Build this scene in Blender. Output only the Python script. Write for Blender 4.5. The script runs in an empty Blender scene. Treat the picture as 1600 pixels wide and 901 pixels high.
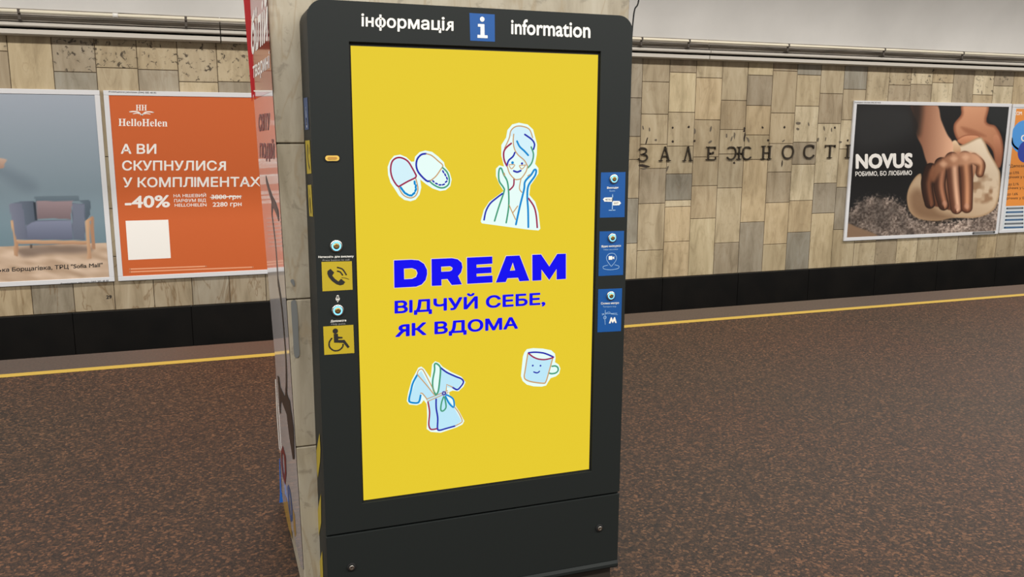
import bpy, bmesh, math, random
import numpy as np
from mathutils import Vector, Matrix
from mathutils.geometry import tessellate_polygon

random.seed(7)
SC = bpy.context.scene
COL = SC.collection
PI = math.pi

# ------------------------------------------------------------------ camera
CAM = np.array([-0.840455, -2.647461, 1.653344])
YAW, PIT, ROL, FPX = 0.34405, -0.181843, 0.00455148, 1339.856
_f = np.array([math.sin(YAW)*math.cos(PIT), math.cos(YAW)*math.cos(PIT), math.sin(PIT)])
_r = np.array([math.cos(YAW), -math.sin(YAW), 0.0])
_u = np.cross(_r, _f)
_c, _s = math.cos(ROL), math.sin(ROL)
_r, _u = _c*_r + _s*_u, -_s*_r + _c*_u
cd = bpy.data.cameras.new('camera')
cam = bpy.data.objects.new('camera', cd)
COL.objects.link(cam)
cam.matrix_world = Matrix(((_r[0], _u[0], -_f[0], CAM[0]), (_r[1], _u[1], -_f[1], CAM[1]),
                           (_r[2], _u[2], -_f[2], CAM[2]), (0, 0, 0, 1)))
cd.sensor_width = 36.0
cd.lens = 36.0*FPX/1600.0
cd.clip_start = 0.05
SC.camera = cam

# ------------------------------------------------------------------ colour management, world, lamps
vs = SC.view_settings
vs.view_transform = 'Standard'
vs.look = 'None'
vs.gamma = 1.0
vs.use_curve_mapping = False
vs.exposure = 0.0

w = bpy.data.worlds.new('world')
SC.world = w
w.use_nodes = True
w.node_tree.nodes['Background'].inputs[0].default_value = (1.0, 0.975, 0.94, 1)
w.node_tree.nodes['Background'].inputs[1].default_value = 0.5


def area(name, loc, sx, sy, power, rot=(0, 0, 0), col=(1.0, 0.965, 0.915)):
    l = bpy.data.lights.new(name, 'AREA')
    l.shape = 'RECTANGLE'
    l.size, l.size_y = sx, sy
    l.energy = power
    l.color = col
    o = bpy.data.objects.new(name, l)
    COL.objects.link(o)
    o.location = loc
    o.rotation_euler = rot
    return o


area('track_hall_lamp_row', (4.5, 4.6, 4.35), 26, 0.35, 950)
area('central_hall_lamp_row', (2.0, -3.6, 4.6), 24, 0.5, 1150, rot=(math.radians(18), 0, 0))


# ------------------------------------------------------------------ materials
def lin(c):
    out = []
    for v in c[:3]:
        v = v/255.0
        out.append(v/12.92 if v <= 0.04045 else ((v+0.055)/1.055)**2.4)
    return (out[0], out[1], out[2], 1.0)


MATS = {}


def mat(name, rgb=(128, 128, 128), rough=0.6, metal=0.0, spec=0.5, emit=None, es=1.0, coat=0.0):
    if name in MATS:
        return MATS[name]
    m = bpy.data.materials.new(name)
    m.use_nodes = True
    b = m.node_tree.nodes['Principled BSDF']
    b.inputs['Base Color'].default_value = lin(rgb)
    b.inputs['Roughness'].default_value = rough
    b.inputs['Metallic'].default_value = metal
    b.inputs['Specular IOR Level'].default_value = spec
    b.inputs['Coat Weight'].default_value = coat
    if emit:
        b.inputs['Emission Color'].default_value = lin(emit)
        b.inputs['Emission Strength'].default_value = es
    MATS[name] = m
    return m


def nodes(m):
    nt = m.node_tree
    b = nt.nodes['Principled BSDF']

    def new(t, **kw):
        n = nt.nodes.new(t)
        for k, v in kw.items():
            if k.startswith('i_'):
                n.inputs[k[2:].replace('_', ' ')].default_value = v
            else:
                setattr(n, k, v)
        return n
    return nt, b, new


def ramp(new, stops):
    r = new('ShaderNodeValToRGB')
    e = r.color_ramp.elements
    while len(e) > 1:
        e.remove(e[-1])
    e[0].position, e[0].color = stops[0][0], lin(stops[0][1])
    for p, c in stops[1:]:
        x = e.new(p)
        x.color = lin(c)
    return r


def mix(nt, new, fac, a, b, blend='MIX'):
    n = new('ShaderNodeMix', data_type='RGBA', blend_type=blend)
    for sock, v in ((n.inputs[0], fac), (n.inputs[6], a), (n.inputs[7], b)):
        if hasattr(v, 'is_linked'):
            nt.links.new(v, sock)
        else:
            sock.default_value = v
    return n.outputs[2]


# granite floor: coarse grains of brown, red and black
M_floor = mat('granite_floor', (88, 70, 60), 0.55, spec=0.2)
nt, b, new = nodes(M_floor)
tc = new('ShaderNodeTexCoord')
vo = new('ShaderNodeTexVoronoi', i_Scale=92.0)
vo2 = new('ShaderNodeTexVoronoi', i_Scale=230.0)
nz = new('ShaderNodeTexNoise', i_Scale=0.55, i_Detail=3.0)
nz2 = new('ShaderNodeTexNoise', i_Scale=48.0, i_Detail=4.0)
for n in (vo, vo2, nz, nz2):
    nt.links.new(tc.outputs['Object'], n.inputs['Vector'])
sep = new('ShaderNodeSeparateColor')
nt.links.new(vo.outputs['Color'], sep.inputs[0])
r1 = ramp(new, [(0.0, (14, 9, 6)), (0.3, (36, 26, 19)), (0.55, (62, 47, 35)), (0.8, (98, 73, 54)), (1.0, (160, 120, 92))])
nt.links.new(sep.outputs[0], r1.inputs[0])
sep2 = new('ShaderNodeSeparateColor')
nt.links.new(vo2.outputs['Color'], sep2.inputs[0])
r2 = ramp(new, [(0.0, (18, 13, 9)), (0.5, (58, 44, 33)), (1.0, (124, 94, 72))])
nt.links.new(sep2.outputs[1], r2.inputs[0])
c = mix(nt, new, 0.4, r1.outputs[0], r2.outputs[0])
r3 = ramp(new, [(0.35, (204, 192, 168)), (0.65, (222, 190, 160))])
nt.links.new(nz.outputs[0], r3.inputs[0])
c = mix(nt, new, 0.75, c, r3.outputs[0], 'MULTIPLY')
r4 = ramp(new, [(0.3, (150, 150, 150)), (0.7, (255, 255, 255))])
nt.links.new(nz2.outputs[0], r4.inputs[0])
c = mix(nt, new, 0.6, c, r4.outputs[0], 'MULTIPLY')
nt.links.new(c, b.inputs['Base Color'])
bp = new('ShaderNodeBump', i_Strength=0.12, i_Distance=0.002)
nt.links.new(sep.outputs[0], bp.inputs['Height'])
nt.links.new(bp.outputs[0], b.inputs['Normal'])

M_edge = mat('platform_edge_granite', (92, 72, 62), 0.5)
nt, b, new = nodes(M_edge)
tc = new('ShaderNodeTexCoord')
nz = new('ShaderNodeTexNoise', i_Scale=60.0, i_Detail=5.0)
nt.links.new(tc.outputs['Object'], nz.inputs['Vector'])
r1 = ramp(new, [(0.3, (48, 37, 28)), (0.7, (76, 59, 47))])
nt.links.new(nz.outputs[0], r1.inputs[0])
nt.links.new(r1.outputs[0], b.inputs['Base Color'])

M_line = mat('yellow_line_paint', (170, 140, 48), 0.55)
M_track = mat('dark_trackbed', (30, 27, 24), 0.9)
M_plinth = mat('black_granite', (17, 15, 13), 0.45, spec=0.3)
nt, b, new = nodes(M_plinth)
tc = new('ShaderNodeTexCoord')
nz = new('ShaderNodeTexNoise', i_Scale=3.0, i_Detail=6.0)
nt.links.new(tc.outputs['Object'], nz.inputs['Vector'])
r1 = ramp(new, [(0.35, (7, 6, 5)), (0.75, (18, 15, 12))])
nt.links.new(nz.outputs[0], r1.inputs[0])
nt.links.new(r1.outputs[0], b.inputs['Base Color'])


def stone(name, tint_attr=True, rgb=(165, 150, 122), vein=(112, 84, 50), pit=True, rough=0.42):
    m = mat(name, rgb, rough, spec=0.4)
    nt, b, new = nodes(m)
    tc = new('ShaderNodeTexCoord')
    if tint_attr:
        at = new('ShaderNodeAttribute', attribute_name='tint')
        base = at.outputs['Color']
        alpha = at.outputs['Alpha']
    else:
        rgbn = new('ShaderNodeRGB')
        rgbn.outputs[0].default_value = lin(rgb)
        base = rgbn.outputs[0]
        alpha = None
    # soft clouds stretched upright
    mp = new('ShaderNodeMapping')
    mp.inputs['Scale'].default_value = (4.6, 4.6, 1.1)
    nt.links.new(tc.outputs['Object'], mp.inputs[0])
    n1 = new('ShaderNodeTexNoise', i_Scale=1.6, i_Detail=6.0, i_Roughness=0.62, i_Distortion=0.8)
    nt.links.new(mp.outputs[0], n1.inputs['Vector'])
    r1 = ramp(new, [(0.28, (196, 190, 180)), (0.5, (236, 232, 226)), (0.72, (255, 255, 255))])
    nt.links.new(n1.outputs[0], r1.inputs[0])
    c = mix(nt, new, 1.0, base, r1.outputs[0], 'MULTIPLY')
    # brown veins
    n2 = new('ShaderNodeTexNoise', i_Scale=0.8, i_Detail=4.0, i_Distortion=1.6)
    nt.links.new(mp.outputs[0], n2.inputs['Vector'])
    r2 = ramp(new, [(0.475, (0, 0, 0)), (0.497, (205, 205, 205)), (0.515, (0, 0, 0))])
    nt.links.new(n2.outputs[0], r2.inputs[0])
    if alpha is not None:
        vm = new('ShaderNodeMath', operation='MULTIPLY_ADD', use_clamp=True)
        nt.links.new(alpha, vm.inputs[0])
        vm.inputs[1].default_value = -1.0
        vm.inputs[2].default_value = 0.3
        vm2 = new('ShaderNodeMath', operation='MULTIPLY')
        nt.links.new(vm.outputs[0], vm2.inputs[0])
        nt.links.new(r2.outputs[0], vm2.inputs[1])
        vfac = vm2.outputs[0]
    else:
        vfac = r2.outputs[0]
    c = mix(nt, new, vfac, c, lin(vein))
    # dark pits, only where the slab carries them
    n3 = new('ShaderNodeTexNoise', i_Scale=19.0, i_Detail=6.0, i_Roughness=0.6, i_Distortion=0.6)
    nt.links.new(tc.outputs['Object'], n3.inputs['Vector'])
    r3 = ramp(new, [(0.57, (0, 0, 0)), (0.65, (255, 255, 255))])
    nt.links.new(n3.outputs[0], r3.inputs[0])
    if alpha is not None:
        mm = new('ShaderNodeMath', operation='MULTIPLY', use_clamp=True)
        nt.links.new(r3.outputs[0], mm.inputs[0])
        nt.links.new(alpha, mm.inputs[1])
        fac = mm.outputs[0]
    else:
        mm = new('ShaderNodeMath', operation='MULTIPLY')
        nt.links.new(r3.outputs[0], mm.inputs[0])
        mm.inputs[1].default_value = 0.28
        fac = mm.outputs[0]
    c = mix(nt, new, fac, c, lin((52, 42, 31)))
    nt.links.new(c, b.inputs['Base Color'])
    bp = new('ShaderNodeBump', i_Strength=0.15, i_Distance=0.01)
    nt.links.new(n1.outputs[0], bp.inputs['Height'])
    nt.links.new(bp.outputs[0], b.inputs['Normal'])
    return m


M_tile = stone('wall_marble')
M_grout = mat('wall_joint', (74, 62, 46), 0.9)
M_stain = mat('wall_stain', (52, 42, 32), 0.9)
M_stain2 = mat('wall_smudge', (104, 94, 80), 0.9)
M_pillar = stone('pillar_marble', False, (178, 171, 154), (150, 134, 108), rough=0.4)

M_plaster = mat('vault_plaster', (196, 191, 182), 0.85)
nt, b, new = nodes(M_plaster)
tc = new('ShaderNodeTexCoord')
nz = new('ShaderNodeTexNoise', i_Scale=0.9, i_Detail=5.0)
nt.links.new(tc.outputs['Object'], nz.inputs['Vector'])
r1 = ramp(new, [(0.3, (196, 194, 190)), (0.7, (212, 210, 206))])
nt.links.new(nz.outputs[0], r1.inputs[0])
nt.links.new(r1.outputs[0], b.inputs['Base Color'])

M_cornice = mat('cornice_paint', (192, 186, 176), 0.6)
M_cornice_d = mat('cornice_aged_paint', (150, 142, 130), 0.7)
nt, b, new = nodes(M_cornice_d)
tc = new('ShaderNodeTexCoord')
mp = new('ShaderNodeMapping')
mp.inputs['Scale'].default_value = (0.8, 6, 14)
nt.links.new(tc.outputs['Object'], mp.inputs[0])
nz = new('ShaderNodeTexNoise', i_Scale=3.0, i_Detail=6.0)
nt.links.new(mp.outputs[0], nz.inputs['Vector'])
r1 = ramp(new, [(0.3, (96, 90, 81)), (0.45, (138, 131, 120)), (0.7, (162, 155, 144))])
nt.links.new(nz.outputs[0], r1.inputs[0])
nt.links.new(r1.outputs[0], b.inputs['Base Color'])
M_pipe = mat('cream_pipe', (226, 218, 196), 0.45)
M_black = mat('black_gap', (8, 8, 8), 0.8)

M_case = mat('kiosk_coating', (29, 33, 32), 0.55, spec=0.25)
nt, b, new = nodes(M_case)
tc = new('ShaderNodeTexCoord')
nz = new('ShaderNodeTexNoise', i_Scale=900.0, i_Detail=2.0)
nt.links.new(tc.outputs['Object'], nz.inputs['Vector'])
bp = new('ShaderNodeBump', i_Strength=0.08, i_Distance=0.001)
nt.links.new(nz.outputs[0], bp.inputs['Height'])
nt.links.new(bp.outputs[0], b.inputs['Normal'])
M_white = mat('white_lettering', (232, 230, 222), 0.6)
M_cream = mat('white_print', (240, 236, 230), 0.6)
M_greyt = mat('grey_lettering', (150, 150, 146), 0.6)
M_blue = mat('blue_sticker', (0, 76, 146), 0.5)
M_ysign = mat('yellow_sticker', (178, 156, 28), 0.5)
M_ink = mat('black_print', (26, 24, 22), 0.6)
M_steel = mat('steel', (190, 186, 178), 0.25, metal=1.0)
M_brass = mat('brass', (182, 150, 90), 0.3, metal=1.0)
M_led = mat('led_ring', (120, 190, 230), 0.4, emit=(110, 190, 235), es=0.9)
M_frame = mat('poster_frame_white', (214, 214, 216), 0.5)
M_plinthk = mat('kiosk_plinth', (46, 40, 34), 0.5)


def screen(name, rgb, es=1.0):
    return mat(name, (5, 5, 4), 0.4, spec=0.12, emit=rgb, es=es)


S_yel = screen('screen_yellow', (231, 203, 48))
S_wht = screen('screen_white', (232, 253, 248))
S_pale = screen('screen_pale_blue', (212, 241, 250))
S_sky = screen('screen_light_blue', (190, 232, 248))
S_dblue = screen('screen_pure_blue', (14, 6, 240))
S_halo = screen('screen_white_halo', (240, 222, 190))
S_red = screen('screen_crimson', (158, 38, 78))
S_navy = screen('screen_navy', (40, 48, 172))
S_grn = screen('screen_green', (72, 158, 122))
S_cyan = screen('screen_cyan', (16, 138, 208))
S_tan = screen('screen_tan', (204, 160, 108))

# ------------------------------------------------------------------ object helpers
ORG = {}


def finish(name, me, parent):
    o = bpy.data.objects.new(name, me)
    COL.objects.link(o)
    if parent is not None:
        o.parent = parent
    return o


def origin_of(p):
    q = p
    while q is not None and q.parent is not None:
        q = q.parent
    return Vector(q.location) if q is not None else Vector((0, 0, 0))


def mesh(name, verts, faces, mats, parent=None, idx=None, smooth=False):
    off = origin_of(parent) if parent is not None else Vector((0, 0, 0))
    me = bpy.data.meshes.new(name)
    me.from_pydata([tuple(Vector(v)-off) for v in verts], [], faces)
    if not isinstance(mats, (list, tuple)):
        mats = [mats]
    for m in mats:
        me.materials.append(m)
    if idx:
        me.polygons.foreach_set('material_index', idx)
    if smooth:
        me.polygons.foreach_set('use_smooth', [True]*len(me.polygons))
    me.update()
    return finish(name, me, parent)


def thing(name, loc, label, cat, group=None):
    o = bpy.data.objects.new(name, None)
    o.empty_display_size = 0.1
    COL.objects.link(o)
    o.location = loc
    tag(o, label, cat, group)
    return o


def tag(o, label, cat, group=None):
    o['label'] = label
    o['category'] = cat
    if group:
        o['group'] = group
    return o


def struct(o):
    o['kind'] = 'structure'
    return o


class MB:
    """collects boxes, prisms and tubes that become ONE mesh"""
    def __init__(self):
        self.v, self.f, self.m = [], [], []

    def add(self, vs_, fs, m=0):
        n = len(self.v)
        self.v += [tuple(p) for p in vs_]
        self.f += [tuple(i+n for i in f) for f in fs]
        self.m += [m]*len(fs)

    def box(self, a, b, m=0, bev=0.0):
        if bev <= 0:
            x0, y0, z0 = a
            x1, y1, z1 = b
            self.add([(x0, y0, z0), (x1, y0, z0), (x1, y1, z0), (x0, y1, z0), (x0, y0, z1), (x1, y0, z1), (x1, y1, z1), (x0, y1, z1)],
                     [(0, 3, 2, 1), (4, 5, 6, 7), (0, 1, 5, 4), (1, 2, 6, 5), (2, 3, 7, 6), (3, 0, 4, 7)], m)
            return
        bm = bmesh.new()
        bmesh.ops.create_cube(bm, size=1.0)
        for v in bm.verts:
            v.co = Vector([(a[i]+b[i])/2 + v.co[i]*(b[i]-a[i]) for i in range(3)])
        bmesh.ops.bevel(bm, geom=list(bm.edges), offset=bev, segments=2, affect='EDGES', profile=0.5)
        self.addbm(bm, m)

    def addbm(self, bm, m=0):
        bm.verts.index_update()
        self.add([v.co[:] for v in bm.verts], [[v.index for v in f.verts] for f in bm.faces], m)
        bm.free()

    def tube(self, pts, r, seg=12, m=0, caps=True):
        pts = [Vector(p) for p in pts]
        rings = []
        up = Vector((0, 0, 1))
        for i, p in enumerate(pts):
            d = (pts[min(i+1, len(pts)-1)]-pts[max(i-1, 0)]).normalized()
            a = d.cross(up)
            if a.length < 1e-3:
                a = d.cross(Vector((0, 1, 0)))
            a.normalize()
            bb = a.cross(d).normalized()
            rings.append([p+r*(math.cos(2*PI*k/seg)*a+math.sin(2*PI*k/seg)*bb) for k in range(seg)])
        vs_ = [v for ring in rings for v in ring]
        fs = []
        for i in range(len(rings)-1):
            for k in range(seg):
                k2 = (k+1) % seg
                fs.append((i*seg+k, i*seg+k2, (i+1)*seg+k2, (i+1)*seg+k))
        if caps:
            fs.append(tuple(range(seg))[::-1])
            fs.append(tuple((len(rings)-1)*seg+k for k in range(seg)))
        self.add(vs_, fs, m)

    def prism(self, poly, y0, y1, m=0, holes=()):
        """poly in X,Z extruded from y0 (front) to y1 (back)"""
        loops = [list(poly)]+[list(h) for h in holes]
        flat = [p for l in loops for p in l]
        tri = tessellate_polygon([[Vector((p[0], p[1], 0)) for p in l] for l in loops])
        n = len(flat)
        vs_ = [(p[0], y0, p[1]) for p in flat]+[(p[0], y1, p[1]) for p in flat]
        fs = []
        for t in tri:
            a, b_, c_ = [flat[i] for i in t]
            s = (b_[0]-a[0])*(c_[1]-a[1])-(b_[1]-a[1])*(c_[0]-a[0])
            t = t if s > 0 else (t[0], t[2], t[1])
            fs.append(tuple(t))
            fs.append((t[0]+n, t[2]+n, t[1]+n))
        k = 0
        for li, l in enumerate(loops):
            area_ = sum(l[i][0]*l[(i+1) % len(l)][1]-l[(i+1) % len(l)][0]*l[i][1] for i in range(len(l)))
            ccw = area_ > 0
            for i in range(len(l)):
                i0, i1 = k+i, k+(i+1) % len(l)
                q = (i0, i0+n, i1+n, i1)
                if (li == 0) != ccw:
                    q = q[::-1]
                fs.append(q)
            k += len(l)
        self.add(vs_, fs, m)

    def lathe_y(self, c, prof, seg=28, m=0):
        """profile of (radius, y) turned round an axis along Y"""
        vs_, fs = [], []
        for r, y in prof:
            for k in range(seg):
                a = 2*PI*k/seg
                vs_.append((c[0]+r*math.cos(a), c[1]+y, c[2]+r*math.sin(a)))
        for i in range(len(prof)-1):
            for k in range(seg):
                k2 = (k+1) % seg
                fs.append((i*seg+k, i*seg+k2, (i+1)*seg+k2, (i+1)*seg+k))
        fs.append(tuple(range(seg))[::-1])
        fs.append(tuple((len(prof)-1)*seg+k for k in range(seg)))
        self.add(vs_, fs, m)

    def build(self, name, mats, parent=None, smooth=False):
        return mesh(name, self.v, self.f, mats, parent, self.m, smooth)


# ------------------------------------------------------------------ flat work on real planes
def ray(q):
    return _r*(q[0]-800)/FPX + _u*(450.5-q[1])/FPX + _f


class Plane:
    def __init__(self, o, s, t):
        self.o, self.s, self.t = np.array(o, float), np.array(s, float), np.array(t, float)
        self.s /= np.linalg.norm(self.s)
        self.t -= self.s*(self.t@self.s)
        self.t /= np.linalg.norm(self.t)
        n = np.cross(self.s, self.t)
        if n@(CAM-self.o) < 0:
            n = -n
        self.n = n

    def st(self, q):
        d = ray(q)
        k = ((self.o-CAM)@self.n)/(d@self.n)
        h = CAM+k*d-self.o
        return (h@self.s, h@self.t)

    def p3(self, st, off=0.0):
        return self.o+self.s*st[0]+self.t*st[1]+self.n*off

    def px(self, q, off=0.0):
        return self.p3(self.st(q), off)


def YP(y):
    return Plane((0, y, 0), (1, 0, 0), (0, 0, 1))


def catmull(pts, closed=False, n=6):
    P = [np.array(p, float) for p in pts]
    if len(P) < 3:
        return P
    out = []
    N = len(P)
    rng = range(N) if closed else range(N-1)
    for i in rng:
        if closed:
            p0, p1, p2, p3 = P[(i-1) % N], P[i], P[(i+1) % N], P[(i+2) % N]
        else:
            p0, p1, p2, p3 = P[max(i-1, 0)], P[i], P[i+1], P[min(i+2, N-1)]
        for k in range(n):
            t = k/n
            out.append(0.5*((2*p1)+(-p0+p2)*t+(2*p0-5*p1+4*p2-p3)*t*t+(-p0+3*p1-3*p2+p3)*t**3))
    if not closed:
        out.append(P[-1])
    return out


TXT = {}


def inside(p, L):
    r = False
    for i in range(len(L)):
        a, b = L[i], L[i-1]
        if (a[1] > p[1]) != (b[1] > p[1]) and p[0] < (b[0]-a[0])*(p[1]-a[1])/(b[1]-a[1])+a[0]:
            r = not r
    return r


def raw_text(s):
    """outlines of a line of text, each outer contour filled with its own counters cut out"""
    cu = bpy.data.curves.new('tmp_text', 'FONT')
    cu.body = s
    cu.size = 1.0
    cu.dimensions = '2D'
    cu.fill_mode = 'NONE'
    cu.resolution_u = 3
    o = bpy.data.objects.new('tmp_text', cu)
    COL.objects.link(o)
    dg = bpy.context.evaluated_depsgraph_get()
    ev = o.evaluated_get(dg)
    me = ev.to_mesh()
    P = [tuple(x.co[:2]) for x in me.vertices]
    nxt = {}
    for e in me.edges:
        a, b = e.vertices
        nxt.setdefault(a, []).append(b)
        nxt.setdefault(b, []).append(a)
    ev.to_mesh_clear()
    bpy.data.objects.remove(o)
    bpy.data.curves.remove(cu)
    loops, seen = [], set()
    for st_ in range(len(P)):
        if st_ in seen or st_ not in nxt:
            continue
        L, cur, prev = [], st_, None
        # vertex order follows the contour, so walk upwards to keep its direction
        if st_+1 in nxt[st_]:
            prev = [k for k in nxt[st_] if k != st_+1][0] if len(nxt[st_]) > 1 else None
        while cur not in seen:
            seen.add(cur)
            L.append(cur)
            c_ = [k for k in nxt[cur] if k != prev and k not in seen]
            prev = cur
            if not c_:
                break
            cur = c_[0]
        if len(L) > 2:
            loops.append([P[k] for k in L])
    ar = [sum(L[i-1][0]*L[i][1]-L[i][0]*L[i-1][1] for i in range(len(L)))/2 for L in loops]
    if not loops:
        return np.zeros((0, 2)), []
    # a counter lies wholly inside a larger contour that runs the other way
    holes, outer = {}, []
    for k in range(len(loops)):
        box = [q for q in range(len(loops)) if ar[q]*ar[k] < 0 and abs(ar[q]) > abs(ar[k])
               and all(inside(p, loops[q]) for p in loops[k][::max(1, len(loops[k])//6)])]
        if box:
            holes.setdefault(min(box, key=lambda q: abs(ar[q])), []).append(k)
        else:
            outer.append(k)
    V, Fc = [], []
    for k in outer:
        ls = [loops[k]]+[loops[q] for q in holes.get(k, [])]
        tri = tessellate_polygon([[Vector((p[0], p[1], 0)) for p in L] for L in ls])
        n = len(V)
        V += [p for L in ls for p in L]
        Fc += [tuple(i+n for i in t) for t in tri]
    return np.array(V), Fc


def text_tris(s, bold):
    """letters as flat faces; a heavier weight is the outline swept round a small circle; І is a plain bar"""
    key = (s, bold)
    if key in TXT:
        return TXT[key]
    V, Fc, x = [], [], 0.0
    cap = .728
    pieces = ['']
    for ch in s:
        if ch in 'ІЯя':
            pieces += [ch, '']
        else:
            pieces[-1] += ch
    for piece in pieces:
        if not piece:
            continue
        k = len(V)
        if piece == 'І':
            w_ = .088
            x += .085
            V += [(x, 0), (x+w_, 0), (x+w_, cap), (x, cap)]
            Fc.append((k, k+1, k+2, k+3))
            x += w_+.085
            continue
        if piece in ('Я', 'я'):
            v, f = raw_text('R')
            q = 1.0 if piece == 'Я' else .76
            a1 = v[:, 0].max()
            x += .05
            V += [(x+(a1-a)*q*(1.0 if q == 1 else 1.02), b*q) for a, b in v]
            Fc += [tuple(i+k for i in t) for t in f]
            x = max(p[0] for p in V[k:])+.11
            continue
        v, f = raw_text(piece)
        lead = .28*(len(piece)-len(piece.lstrip(' ')))
        if len(v):
            sh = x-v[:, 0].min()+lead+(.03 if x else 0)
            V += [(a+sh, b) for a, b in v]
            Fc += [tuple(i+k for i in t) for t in f]
            x = v[:, 0].max()+sh+.03
            x += .28*(len(piece)-len(piece.rstrip(' ')))
        else:
            x += lead
    v = np.array(V)
    if bold > 0:
        n0 = len(v)
        vs_, fs = [v], list(Fc)
        ring = 8 if bold > .015 else 4
        for q in range(ring):
            a = 2*PI*(q+.5)/ring
            vs_.append(v+bold*np.array((math.cos(a), math.sin(a))))
            fs += [tuple(i+n0*(q+1) for i in t) for t in Fc]
        v, Fc = np.concatenate(vs_)+np.array((0, bold)), fs
        v[:, 1] *= 1.0
    TXT[key] = (v, Fc)
    return TXT[key]


def raw_n(s):
    return text_tris(s, 0.0)[0]


def homog(src, dst):
    A, B = [], []
    for (x, y), (u, v) in zip(src, dst):
        A.append([x, y, 1, 0, 0, 0, -u*x, -u*y])
        B.append(u)
        A.append([0, 0, 0, x, y, 1, -v*x, -v*y])
        B.append(v)
    h = np.linalg.solve(np.array(A, float), np.array(B, float))
    return np.append(h, 1).reshape(3, 3)


class Flat:
    """flat printed shapes on a plane; layers sit fractions of a millimetre apart"""
    STEP = 0.0006

    def __init__(self, plane, base=0.0):
        self.pl, self.base = plane, base
        self.v, self.f, self.m, self.mats = [], [], [], []
        self.g, self.ng = {}, 0

    def mi(self, m):
        if m not in self.mats:
            self.mats.append(m)
        return self.mats.index(m)

    def off(self, layer):
        return self.base+self.STEP*layer

    def st_poly(self, st, m, layer=1, holes=()):
        loops = [list(st)]+[list(h) for h in holes]
        flat = [p for l in loops for p in l]
        tri = tessellate_polygon([[Vector((p[0], p[1], 0)) for p in l] for l in loops])
        n = len(self.v)
        self.v += [tuple(self.pl.p3(p, self.off(layer))) for p in flat]
        for t in tri:
            self.f.append(tuple(i+n for i in t))
            self.m.append(self.mi(m))

    def poly(self, q, m, layer=1, holes=(), smooth=False):
        st = [self.pl.st(p) for p in q]
        if smooth:
            st = catmull(st, True)
        self.st_poly(st, m, layer, [[self.pl.st(p) for p in h] for h in holes])

    def line(self, q, wid, m, layer=2, smooth=True, closed=False):
        st = [np.array(self.pl.st(p)) for p in q]
        if smooth and len(st) > 2:
            st = catmull(st, closed)
        N = len(st)
        L, Rr = [], []
        for i in range(N):
            if closed:
                d = st[(i+1) % N]-st[(i-1) % N]
            else:
                d = st[min(i+1, N-1)]-st[max(i-1, 0)]
            d = d/(np.linalg.norm(d)+1e-9)
            nn = np.array((-d[1], d[0]))
            L.append(st[i]+nn*wid/2)
            Rr.append(st[i]-nn*wid/2)
        n = len(self.v)
        o = self.off(layer)
        self.v += [tuple(self.pl.p3(p, o)) for p in L]+[tuple(self.pl.p3(p, o)) for p in Rr]
        k = self.mi(m)
        for i in range(N if closed else N-1):
            j = (i+1) % N
            self.f.append((n+i, n+j, n+N+j, n+N+i))
            self.m.append(k)
        if not closed:
            for e in (st[0], st[-1]):
                self.st_poly([e+wid/2*np.array((math.cos(a), math.sin(a))) for a in np.linspace(0, 2*PI, 9)[:-1]], m, layer)

    def disc(self, c, r, m, layer=2, seg=24, r_in=0.0):
        """centre in px, radius in metres"""
        s = np.array(self.pl.st(c))
        out = [s+r*np.array((math.cos(a), math.sin(a))) for a in np.linspace(0, 2*PI, seg+1)[:-1]]
        hs = []
        if r_in > 0:
            hs = [[s+r_in*np.array((math.cos(a), math.sin(a))) for a in np.linspace(0, 2*PI, seg+1)[:-1]]]
        self.st_poly(out, m, layer, hs)

    def text(self, s, bl, br, cap, m, layer=2, bold=0.0, ref='Н', cap_r=None):
        """bl, br: px of the two ends of the baseline; cap: px height of the reference glyph at the left (cap_r right)"""
        v, f = text_tris(s, bold)
        if len(v) == 0:
            return
        rv, _ = text_tris(ref, bold)
        ch = rv[:, 1].max()
        x0, x1 = v[:, 0].min(), v[:, 0].max()
        cap_r = cap_r if cap_r is not None else cap
        st = [self.pl.st(q) for q in (bl, br, (br[0], br[1]-cap_r), (bl[0], bl[1]-cap))]
        H = homog([(x0, 0), (x1, 0), (x1, ch), (x0, ch)], st)
        n = len(self.v)
        n1 = len(raw_n(s))
        for i, (x, y) in enumerate(v):
            h = H@np.array((x, y, 1.0))
            self.v.append(tuple(self.pl.p3((h[0]/h[2], h[1]/h[2]), self.off(layer)+1.5e-5*(i//n1))))
        k = self.mi(m)
        # words: runs of faces parted by a wide gap
        iv = sorted((v[list(t), 0].min(), v[list(t), 0].max()) for t in f)
        cuts, hi = [], iv[0][1]
        for a, b in iv:
            if a-hi > .16:
                cuts.append((a+hi)/2)
            hi = max(hi, b)
        for t in f:
            self.g[len(self.f)] = self.ng+sum(v[t[0], 0] > c for c in cuts)
            self.f.append(tuple(i+n for i in t))
            self.m.append(k)
        self.ng += len(cuts)+1

    def build(self, name, parent):
        """one object; a line of words becomes one part per word"""
        gr = {}
        for i in range(len(self.f)):
            gr.setdefault(self.g.get(i, 0), []).append(i)
        o = None
        for k in sorted(gr):
            used, vs_, fs, ms = {}, [], [], []
            for i in gr[k]:
                t = []
                for q in self.f[i]:
                    if q not in used:
                        used[q] = len(vs_)
                        vs_.append(self.v[q])
                    t.append(used[q])
                fs.append(tuple(t))
                ms.append(self.m[i])
            o_ = mesh(name, vs_, fs, self.mats, parent, ms)
            o = o or o_
        return o


def sc(o, s):
    """maps zoom-crop coordinates to photo pixels"""
    return lambda *pts: [(o[0]+x/s, o[1]+y/s) for x, y in pts]


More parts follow.
